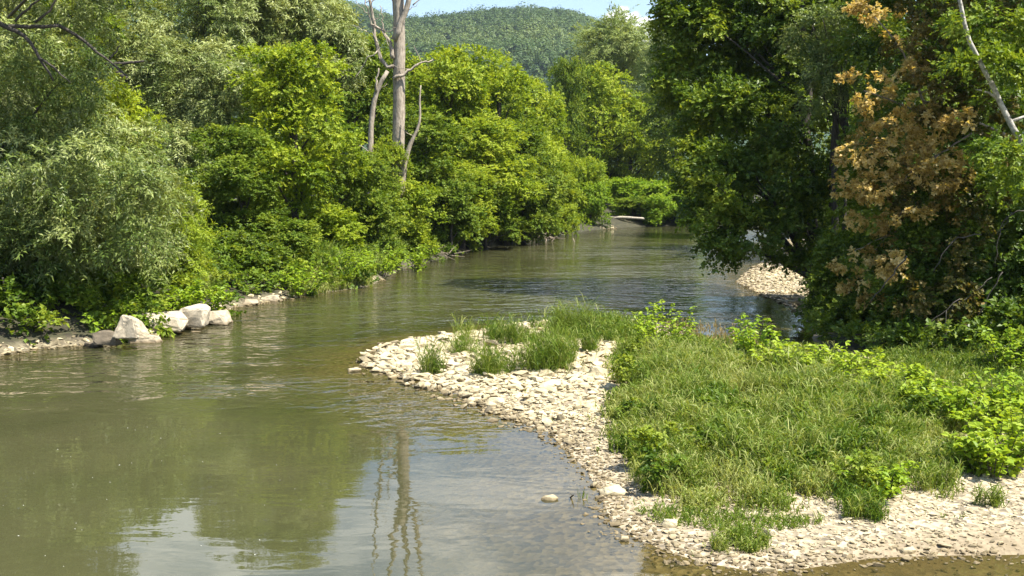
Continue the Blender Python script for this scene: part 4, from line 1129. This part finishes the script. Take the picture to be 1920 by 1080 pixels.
rng = np.random.default_rng(31)
main_grass = line([(1165, 790), (1150, 745), (1165, 705), (1210, 675), (1290, 672), (1400, 700), (1560, 730), (1700, 770), (1770, 800), (1795, 850), (1780, 895), (1700, 905), (1690, 940), (1640, 960),
                   (1560, 935), (1480, 935), (1440, 968), (1340, 968), (1290, 945), (1215, 935), (1205, 890), (1185, 850), (1170, 815)])
back_grass = line([(1140, 700), (1160, 665), (1230, 650), (1330, 640), (1500, 662), (1650, 700), (1780, 740), (1900, 780), (1990, 830), (1960, 860), (1880, 830), (1780, 810), (1650, 760), (1500, 720), (1330, 690), (1200, 690)])
mb = MB()
cx_, cy_ = sample_poly(main_grass, 330, rng)
for k in range(330):
    edge_ = float(edge_dist(main_grass, cx_[k:k + 1], cy_[k:k + 1])[0])
    kind_ = rng.uniform()
    rr = rng.uniform(0.25, 0.75)
    n = int(rng.uniform(120, 210) * (rr / 0.5) ** 2)
    x = cx_[k] + rng.normal(0, rr * 0.45, n); y = cy_[k] + rng.normal(0, rr * 0.45, n)
    far = np.hypot(x - cx_[k], y - cy_[k]) / (rr * 1.5)
    big = sstep(0.0, 1.6, edge_)
    if kind_ < 0.50:      # tall mid green grass
        grass(mb, x, y, (0.48 + 0.62 * big) * rng.uniform(0.75, 1.2) * (1 - 0.35 * np.clip(far, 0, 1)) * rng.uniform(0.6, 1.15, n), rng, 6, 0.2, np.clip(rng.normal(rng.uniform(0.42, 0.72), 0.16, n), 0, 1), 0.018, 0.36)
    elif kind_ < 0.74:    # low yellow green grass
        grass(mb, x, y, (0.30 + 0.22 * big) * rng.uniform(0.7, 1.2, n), rng, 5, 0.3, np.clip(rng.normal(0.74, 0.15, n), 0, 1), 0.020, 0.5)
    elif kind_ < 0.87:    # dark leafy weeds
        grass(mb, x, y, (0.40 + 0.50 * big) * rng.uniform(0.6, 1.2, n), rng, 9, 0.16, np.clip(rng.normal(0.28, 0.15, n), 0, 1), 0.030, 0.22)
    else:                 # thin, half dry stalks
        x, y = x[::2], y[::2]; n = len(x)
        grass(mb, x, y, (0.55 + 0.45 * big) * rng.uniform(0.6, 1.2, n), rng, 3, 0.2, np.clip(rng.normal(0.95, 0.12, n), 0, 1), 0.012, 0.25)
x, y = sample_poly(main_grass, 3200, rng)
dn = edge_dist(main_grass, x, y); patch = fnoise(x, y, 41, 1.1, 3)
keep = (dn + 0.6 * patch) > 0.15
x, y = x[keep], y[keep]
grass(mb, x, y, (0.25 + 0.35 * sstep(0, 1.6, dn[keep])) * rng.uniform(0.5, 1.3, len(x)), rng, 5, 0.26, np.clip(rng.normal(0.5, 0.22, len(x)), 0, 1), 0.018, 0.42)
x, y = sample_poly(back_grass, 9000, rng)
patch = fnoise(x, y, 43, 1.0, 3)
tint = np.clip(0.58 + 0.2 * fnoise(x, y, 44, 0.8, 2) + rng.normal(0, 0.15, len(x)), 0, 1)
grass(mb, x, y, (0.36 + 0.14 * patch) * rng.uniform(0.5, 1.4, len(x)), rng, 5, 0.25, tint, 0.020, 0.42)
x, y = sample_poly(line([(1620, 690), (1780, 748), (1900, 790), (2010, 810), (1990, 715), (1800, 675), (1690, 660)]), 3600, rng)
grass(mb, x, y, rng.uniform(0.2, 0.6, len(x)), rng, 5, 0.22, np.clip(rng.normal(0.35, 0.18, len(x)), 0, 1), 0.020, 0.4)  # lower tint puts the bank trees' shade into this grass
# back rim of the bar
rim = line([(1040, 648), (1050, 618), (1110, 612), (1225, 618), (1265, 645), (1200, 660), (1110, 652)])
x, y = sample_poly(rim, 2600, rng)
k = fnoise(x, y, 48, 0.9, 3) > -0.35
x, y = x[k], y[k]
grass(mb, x, y, rng.uniform(0.45, 0.85, len(x)), rng, 5, 0.2, np.clip(rng.normal(0.35, 0.15, len(x)), 0, 1), 0.024)
# short sprouts on the gravel
sp = line([(1190, 960), (1440, 975), (1560, 985), (1500, 1000), (1380, 1010), (1230, 985)])
x, y = sample_poly(sp, 1000, rng)
k = fnoise(x, y, 45, 2.0, 2) > 0.0
grass(mb, x[k], y[k], rng.uniform(0.08, 0.25, k.sum()), rng, 3, 0.4, np.clip(rng.normal(0.4, 0.15, k.sum()), 0, 1), 0.014, 0.6)
x, y = sample_poly(bar_poly, 3000, rng)
k = (fnoise(x, y, 46, 1.5, 2) > 0.62)
grass(mb, x[k], y[k], rng.uniform(0.05, 0.22, k.sum()), rng, 3, 0.45, np.clip(rng.normal(0.4, 0.15, k.sum()), 0, 1), 0.014, 0.6)
tag(mb.build('bar_grass', M['grass']), 'tall dense green grass covering the middle of the gravel bar', 'grass', kind='stuff')

mb = MB()
for poly, n, h0, h1, tm, w in ((line([(480, 548), (560, 545), (690, 530), (745, 505), (770, 485), (700, 480), (600, 490), (500, 500), (470, 520)]), 9000, 0.6, 1.5, 0.42, 0.035),
                               (line([(310, 588), (420, 572), (415, 545), (380, 525), (330, 530), (312, 555)]), 2600, 0.5, 1.2, 0.5, 0.030),
                               (line([(540, 560), (700, 535), (690, 525), (560, 540)]), 2500, 0.3, 0.6, 0.8, 0.030)):
    x, y = sample_poly(poly, n, rng)
    grass(mb, x, y, rng.uniform(h0, h1, n), rng, 5, 0.22, np.clip(tm + 0.15 * fnoise(x, y, 47, 0.5, 2) + rng.normal(0, 0.13, n), 0, 1), w)
tag(mb.build('bank_grass', M['grass']), 'long green grass on the left bank above the water', 'grass', kind='stuff')

mb = MB()
pl = line([(1235, 652), (1300, 648), (1420, 662), (1430, 690), (1400, 695), (1240, 684)])
x, y = sample_poly(pl, 230, rng); n = len(x)
h = rng.uniform(0.7, 1.15, n)
P = np.stack([x, y, height(x, y)], 1); A = unit(np.stack([rng.normal(0, 0.13, n), rng.normal(0, 0.13, n), np.ones(n)], 1))
blades(mb, P, A, np.stack([rng.normal(0, .06, n), rng.normal(0, .06, n), -np.full(n, .02)], 1), h, np.full(n, 0.010), np.clip(rng.normal(0.5, 0.2, n), 0, 1), rng)
for j in range(5):   # plumes
    blades(mb, P + A * (h * rng.uniform(0.74, 0.88, n))[:, None], A + rng.normal(0, 0.22, (n, 3)), rng.normal(0, .08, (n, 3)), np.full(n, 0.14), np.full(n, 0.020), np.clip(rng.normal(0.85, 0.2, n), 0, 1), rng)
tag(mb.build('seeding_grass', M['straw']), 'thin straw coloured seed plumes along the back edge of the bar', 'grass', kind='stuff')

# broad leaved weeds mixed into the grass field
rng = np.random.default_rng(35)
wx_, wy_ = sample_poly(main_grass, 75, rng)
mb = MB()
wh = rng.uniform(0.25, 0.62, len(wx_))
for tm_, sl_ in ((0.25, slice(0, 30)), (0.75, slice(30, 75))):
    x, y, h_ = wx_[sl_], wy_[sl_], wh[sl_]
    crown(mb, np.stack([x, y, height(x, y) + h_ * 0.75, h_ * 0.55, h_ * 0.55, h_ * 0.6], 1), 6 * len(x), 13, 0.17, 'cluster', rng, 0.46, tm_, 0.05)
tag(mb.build('bar_weeds', M['green']), 'broad leaved green weeds growing among the tall grass of the bar', 'weeds', kind='stuff')
GT = 'grass tufts on the bare gravel'
TU = [
 ('narrow weed tuft alone on the stones near the tip of the bar', 810, 698, 22, 62, 130, 0.35),
 ('dense tuft at the front of the bare gravel, leftmost of the middle tufts', 915, 702, 34, 62, 420, 0.45),
 ('broad tuft in the middle of the bare gravel, front one', 1010, 698, 56, 72, 700, 0.42),
 ('dark green tuft at the right end of the middle tufts', 1062, 690, 26, 60, 240, 0.25),
 ('wide loose tuft behind the leftmost dense one', 955, 648, 50, 48, 520, 0.45),
 ('tall tuft at the back rim of the bar, left of the dark pointed weed', 1065, 636, 42, 62, 520, 0.48),
 ('slender tuft standing at the back water edge of the bar', 1005, 618, 14, 32, 80, 0.3),
 ('tuft with a brownish foot right of the grass field', 1765, 918, 42, 50, 300, 0.5),
 ('single upright tuft on the gravel near the right border', 1856, 945, 18, 42, 90, 0.4),
 ('thin tuft on the stones between the narrow weed tuft and the dense front tuft', 868, 664, 26, 40, 160, 0.45),
 ('loose tuft at the upper water edge of the bare gravel', 925, 634, 30, 36, 220, 0.5),
 ('small tuft between the middle tufts and the tall grass field', 1105, 664, 24, 40, 180, 0.4),
 ('grey green cushion of grass lying on the gravel at the bottom', 1392, 1018, 46, 28, 700, 0.55),
 ('small bright tuft on the edge of the grass field bottom right', 1640, 965, 40, 55, 420, 0.35),
]
for i, (lb, px, py, hw, hp, n, tm) in enumerate(TU):
    rng = np.random.default_rng(300 + i)
    g = G(px, py, 0.15); s_ = g[1] / F
    x0, y0 = g[0], g[1] + hw * s_ * 0.5
    z0 = float(height(x0, y0))
    mb = MB()
    m_ = 7 if n > 100 else 3
    for q in range(m_):
        nn_ = int(n * 0.75 / m_) + 4
        ox, oy = rng.normal(0, 0.5, 2) * hw * s_; sp_ = hw * s_ * rng.uniform(0.14, 0.38)
        x = x0 + ox + rng.normal(0, sp_, nn_); y = y0 + oy * 0.8 + rng.normal(0, sp_, nn_)
        hh_ = hp * s_ * rng.uniform(0.65, 1.4) * rng.uniform(0.5, 1.1, nn_)
        grass(mb, x, y, hh_, rng, 4, 0.2, np.clip(rng.normal(tm + rng.normal(0, 0.12), 0.16, nn_), 0, 1), 0.016, 0.4)
    me = mb.data('grass_tuft')
    co = np.empty(len(me.vertices) * 3, np.float32); me.vertices.foreach_get('co', co)
    co = co.reshape(-1, 3) - np.array([x0, y0, z0], np.float32); me.vertices.foreach_set('co', co.ravel())
    tag(link('grass_tuft', me, M['grass'], None, (x0, y0, z0)), lb, 'grass tuft', GT)

# ------------------------------------------------------------------ broad-leaved plants
def knotweed(label, px, py, wpx, hpx, seed, stems=9, per=13, leaf=0.15, tint=0.55, group='broad leaved plants on the bar', name='knotweed_plant', mat='knot', z=0.35):
    rng = np.random.default_rng(seed)
    g = G(px, py, z); s_ = g[1] / F
    x0, y0 = g[0], g[1]; z0 = float(height(x0, y0))
    e = empty(name, (x0, y0, z0)); tag(e, label, 'plant', group)
    ms_, ml = MB(), MB()
    H = hpx * s_; R = wpx * s_
    for k in range(stems):
        a = rng.uniform(0, 2 * math.pi); rr = math.sqrt(rng.uniform(0, 1)) * R
        hh_ = H * rng.uniform(0.6, 1.08) * (1 - 0.25 * (rr / max(R, 1e-6)) ** 2)
        p0 = np.array([math.cos(a) * rr * 0.7, math.sin(a) * rr * 0.7, -0.05])
        p2 = np.array([math.cos(a) * rr * 1.7, math.sin(a) * rr * 1.7, hh_ * rng.uniform(0.75, 1.0)])
        p1 = (p0 + p2) / 2 + np.array([0, 0, hh_ * 0.35])
        c = curve(p0, p1, p2, 8)
        tube(ms_, c, np.linspace(0.012, 0.004, 8), 5)
        f = np.linspace(0.06, 1, per) ** 0.75
        P = np.stack([np.interp(f, np.linspace(0, 1, 8), c[:, j]) for j in range(3)], 1)
        an = a + np.arange(per) * 2.4 + rng.normal(0, 0.4, per)
        D = np.stack([np.cos(an), np.sin(an), rng.normal(-0.05, 0.3, per)], 1)
        Nn = np.array([0, 0, 1.0]) + rng.normal(0, 0.32, (per, 3))
        L = leaf * rng.uniform(0.6, 1.3, per) * (1.1 - 0.35 * f)
        leaves(ml, P, D, Nn, L, L * 0.72, np.clip(rng.normal(tint, 0.17, per), 0, 1), 0.12, True)
    ms_.build('stems', M['bark'], e); ml.build('leaves', M[mat], e)

KW = [
 ('tall bright leafy plant standing alone at the left of the grass', 1250, 672, 36, 106, 11, 26, 0.14, 0.6),
 ('leafy plant with a dark base and tall tip left of the lime drift', 1412, 705, 32, 108, 10, 22, 0.16, 0.45),
 ('lime broad leaved plant at the left start of the drift', 1480, 722, 46, 78, 12, 15, 0.17, 0.8),
 ('lime broad leaved plant in the drift, second from its left start', 1545, 728, 46, 82, 13, 15, 0.17, 0.8),
 ('lime broad leaved plant in the middle of the drift under the dark bush', 1605, 740, 46, 76, 13, 15, 0.17, 0.75),
 ('lime broad leaved plant in the drift right of its middle', 1668, 755, 46, 74, 13, 15, 0.17, 0.8),
 ('lime broad leaved plant near the right end of the drift', 1725, 775, 44, 72, 12, 15, 0.17, 0.7),
 ('low broad leaved plant where the drift meets the shade', 1790, 790, 46, 62, 12, 14, 0.18, 0.5),
 ('tall lime plant cut by the right border of the photo', 1905, 850, 40, 120, 13, 18, 0.17, 0.75),
 ('broad lime plant left of the one cut by the right border', 1860, 870, 40, 85, 12, 15, 0.17, 0.65),
 ('broad leaved plant in shade behind the right border plants', 1880, 790, 60, 90, 14, 15, 0.17, 0.45),
 ('half shaded plant reaching up before the dark thicket at the right border', 1900, 700, 40, 80, 10, 14, 0.16, 0.45),
 ('dark centred leafy plant inside the lower right of the grass field', 1645, 905, 44, 62, 12, 14, 0.13, 0.45),
]
for i, (lb, px, py, w, h_, st_, per, lf, ti) in enumerate(KW):
    knotweed(lb, px, py, w * 1.25, h_ * 1.3, 400 + i, int(st_ * 2.8), per + 3, lf * 1.15, min(ti + 0.12, 0.9))
knotweed('leafy green weed in front of the shaded willow hollow by the boulders', 225, 610, 40, 70, 450, 10, 16, 0.22, 0.5, 'broad leaved weeds on the left bank', z=0.6)
knotweed('leafy weed hanging behind the small shaded boulder gap', 268, 600, 30, 60, 451, 9, 16, 0.2, 0.4, 'broad leaved weeds on the left bank', z=0.6)
KB = 'broad leaved weeds on the left bank'
for i, (lb, px, py, w, h_) in enumerate([('pale leafy knotweed above the middle of the grassy bank', 640, 505, 50, 62), ('leafy knotweed above the right end of the grassy bank', 710, 492, 46, 62),
                                         ('leafy knotweed above the left end of the grassy bank', 560, 520, 44, 60), ('leafy knotweed at the bank right of the grass', 770, 480, 40, 60),
                                         ('bright leafy knotweed behind the grass clump by the boulders', 375, 560, 46, 70)]):
    knotweed(lb, px, py, w, h_, 460 + i, 30, 18, 0.26, 0.6, KB, z=1.0)
knotweed('dark pointed weed at the back rim of the bar', 1110, 640, 14, 62, 470, 5, 18, 0.1, 0.05, mat='green', z=0.15)

# ------------------------------------------------------------------ driftwood and small things
def log(name, label, pts, r0, r1, mat, cat, group=None, stubs=0, seed=0):
    pts = resample(np.asarray(pts, float), 12); o = pts[0].copy()
    mb = MB(); rng = np.random.default_rng(seed)
    tube(mb, pts - o, np.linspace(r0, r1, 12), 10, 0.5, 0.1, seed)
    for k in range(stubs):
        i = rng.integers(2, 10); d = unit(rng.normal(0, 1, 3) + np.array([0, 0, 0.8]))
        p = pts[i] - o
        tube(mb, curve(p, p + d * r0 * 3, p + d * r0 * 6 + rng.normal(0, r0, 3), 6), np.linspace(r0 * 0.35, r0 * 0.1, 6), 6)
    return tag(mb.build(name, M[mat], None, tuple(o), True), label, cat, group)
def gp(px, py, dz=0.0, z=0.0):
    g = G(px, py, z); g[2] = max(float(height(g[0], g[1])), 0) + dz
    return g
fb = 151.5
log('fallen_log', 'long bleached log lying level on the far bank above the water', [at(1132, 411, fb), at(1150, 408, fb + 0.3), at(1175, 408, fb - 0.2), at(1208, 410, fb)], 0.26, 0.15, 'drift', 'log', None, 0, 1)
log('tree_stump', 'dark broken stump standing at the left end of the bleached log', [at(1122, 428, fb - 1), at(1123, 405, fb - 1), at(1122, 388, fb - 1)], 0.42, 0.3, 'bark', 'stump', None, 2, 2)
log('driftwood', 'short pale driftwood branch lying at the right water edge under the trees', [gp(1572, 606, 0.1), gp(1590, 602, 0.15), gp(1604, 598, 0.2)], 0.09, 0.05, 'drift', 'driftwood', None, 1, 3)
log('fallen_log', 'dark brown log in the shade of the thicket at the right border', [at(1850, 582, 40), at(1900, 577, 39.6), at(1980, 570, 39)], 0.12, 0.16, 'twig', 'log', None, 2, 4)
log('twig', 'short dark twig sticking out of the calm water beside the lone slab', [G(1068, 934, -0.03), G(1073, 930, 0.05), G(1076, 928, 0.12)], 0.018, 0.008, 'bark', 'twig', None, 1, 5)
# brush pile at the left water edge
rng = np.random.default_rng(55)
g = gp(797, 488)
mb = MB()
for k in range(46):
    p0 = rng.normal(0, 1, 3) * np.array([1.1, 0.5, 0.1]) + np.array([0, 0, 0.1]); d = unit(rng.normal(0, 1, 3) * np.array([1, 0.6, 0.5]) + np.array([0.1, -0.2, 0.35]))
    Ls = rng.uniform(0.6, 1.6)
    tube(mb, curve(p0, p0 + d * Ls * 0.5 + rng.normal(0, 0.1, 3), p0 + d * Ls, 5), np.linspace(0.04, 0.012, 5), 5)
tag(mb.build('brush_pile', M['twig'], None, tuple(g)), 'tangle of brown drift twigs caught at the left water edge', 'brush pile')
# roots under the bank at the outer bend
g = gp(1000, 452)
mb = MB()
for k in range(40):
    p0 = rng.normal(0, 1, 3) * np.array([1.2, 0.4, 0.1]) + np.array([0, 0, 0.4]); d = unit(rng.normal(0, 1, 3) * np.array([1, 0.6, 0.4]) + np.array([0.1, -0.3, -0.1]))
    Ls = rng.uniform(0.8, 2.0)
    tube(mb, curve(p0, p0 + d * Ls * 0.5 + rng.normal(0, 0.1, 3), p0 + d * Ls, 5), np.linspace(0.06, 0.015, 5), 5)
tag(mb.build('brush_pile', M['twig'], None, tuple(g)), 'dark roots and sticks under the bank before the river bend', 'brush pile')
# water weed beside the twig
rng = np.random.default_rng(56)
g = G(1091, 934)
mb = MB()
n = 14
P = np.stack([rng.normal(0, 0.05, n), rng.normal(0, 0.05, n), np.full(n, -0.02)], 1)
blades(mb, P, np.stack([rng.normal(0, 0.3, n), rng.normal(0, 0.3, n), np.ones(n)], 1), rng.normal(0, 0.1, (n, 3)), rng.uniform(0.12, 0.3, n), np.full(n, 0.012), rng.uniform(0.2, 0.6, n), rng)
tag(mb.build('water_weed', M['grass'], None, tuple(g)), 'thin green weed rising from the calm water beside the twig', 'weed')
# foam flecks drifting on the pool
mb = MB()
n = 40
fx = rng.uniform(5, 640, n); fy = 800 + 270 * rng.uniform(0, 1, n) ** 0.9
for k in range(n):
    g = G(fx[k], fy[k]); r_ = rng.uniform(0.004, 0.010)
    a = np.linspace(0, 2 * math.pi, 6, endpoint=False)
    ring = np.stack([g[0] + np.cos(a) * r_ * rng.uniform(0.7, 1.6), g[1] + np.sin(a) * r_, np.full(6, 0.002)], 1)
    top_ = np.array([[g[0], g[1], 0.008]])
    mb.add(np.concatenate([ring, top_]), [np.array([[i, (i + 1) % 6, 6] for i in range(6)])], 1.0)
m, t, b = mat_new('foam'); b.inputs['Base Color'].default_value = (0.75, 0.74, 0.68, 1); b.inputs['Roughness'].default_value = 0.7
tag(mb.build('foam_flecks', m), 'tiny white foam flecks floating on the calm pool', 'foam', kind='stuff')

# ------------------------------------------------------------------ the air
bm = bmesh.new()
bmesh.ops.create_cube(bm, size=1.0)
for v in bm.verts:
    v.co.x = v.co.x * 6400; v.co.y = v.co.y * 5600 + 2400; v.co.z = (v.co.z + 0.5) * 600 - 6
me = bpy.data.meshes.new('haze'); bm.to_mesh(me); bm.free()
m = bpy.data.materials.new('haze'); m.use_nodes = True; t = m.node_tree; t.nodes.clear()
vo_ = N(t, 'ShaderNodeVolumePrincipled'); ou = N(t, 'ShaderNodeOutputMaterial')
vo_.inputs['Color'].default_value = (0.72, 0.83, 0.96, 1); vo_.inputs['Density'].default_value = 0.00009
vo_.inputs['Anisotropy'].default_value = 0.5
t.links.new(vo_.outputs[0], ou.inputs['Volume'])
tag(link('haze', me, m), kind='stuff')
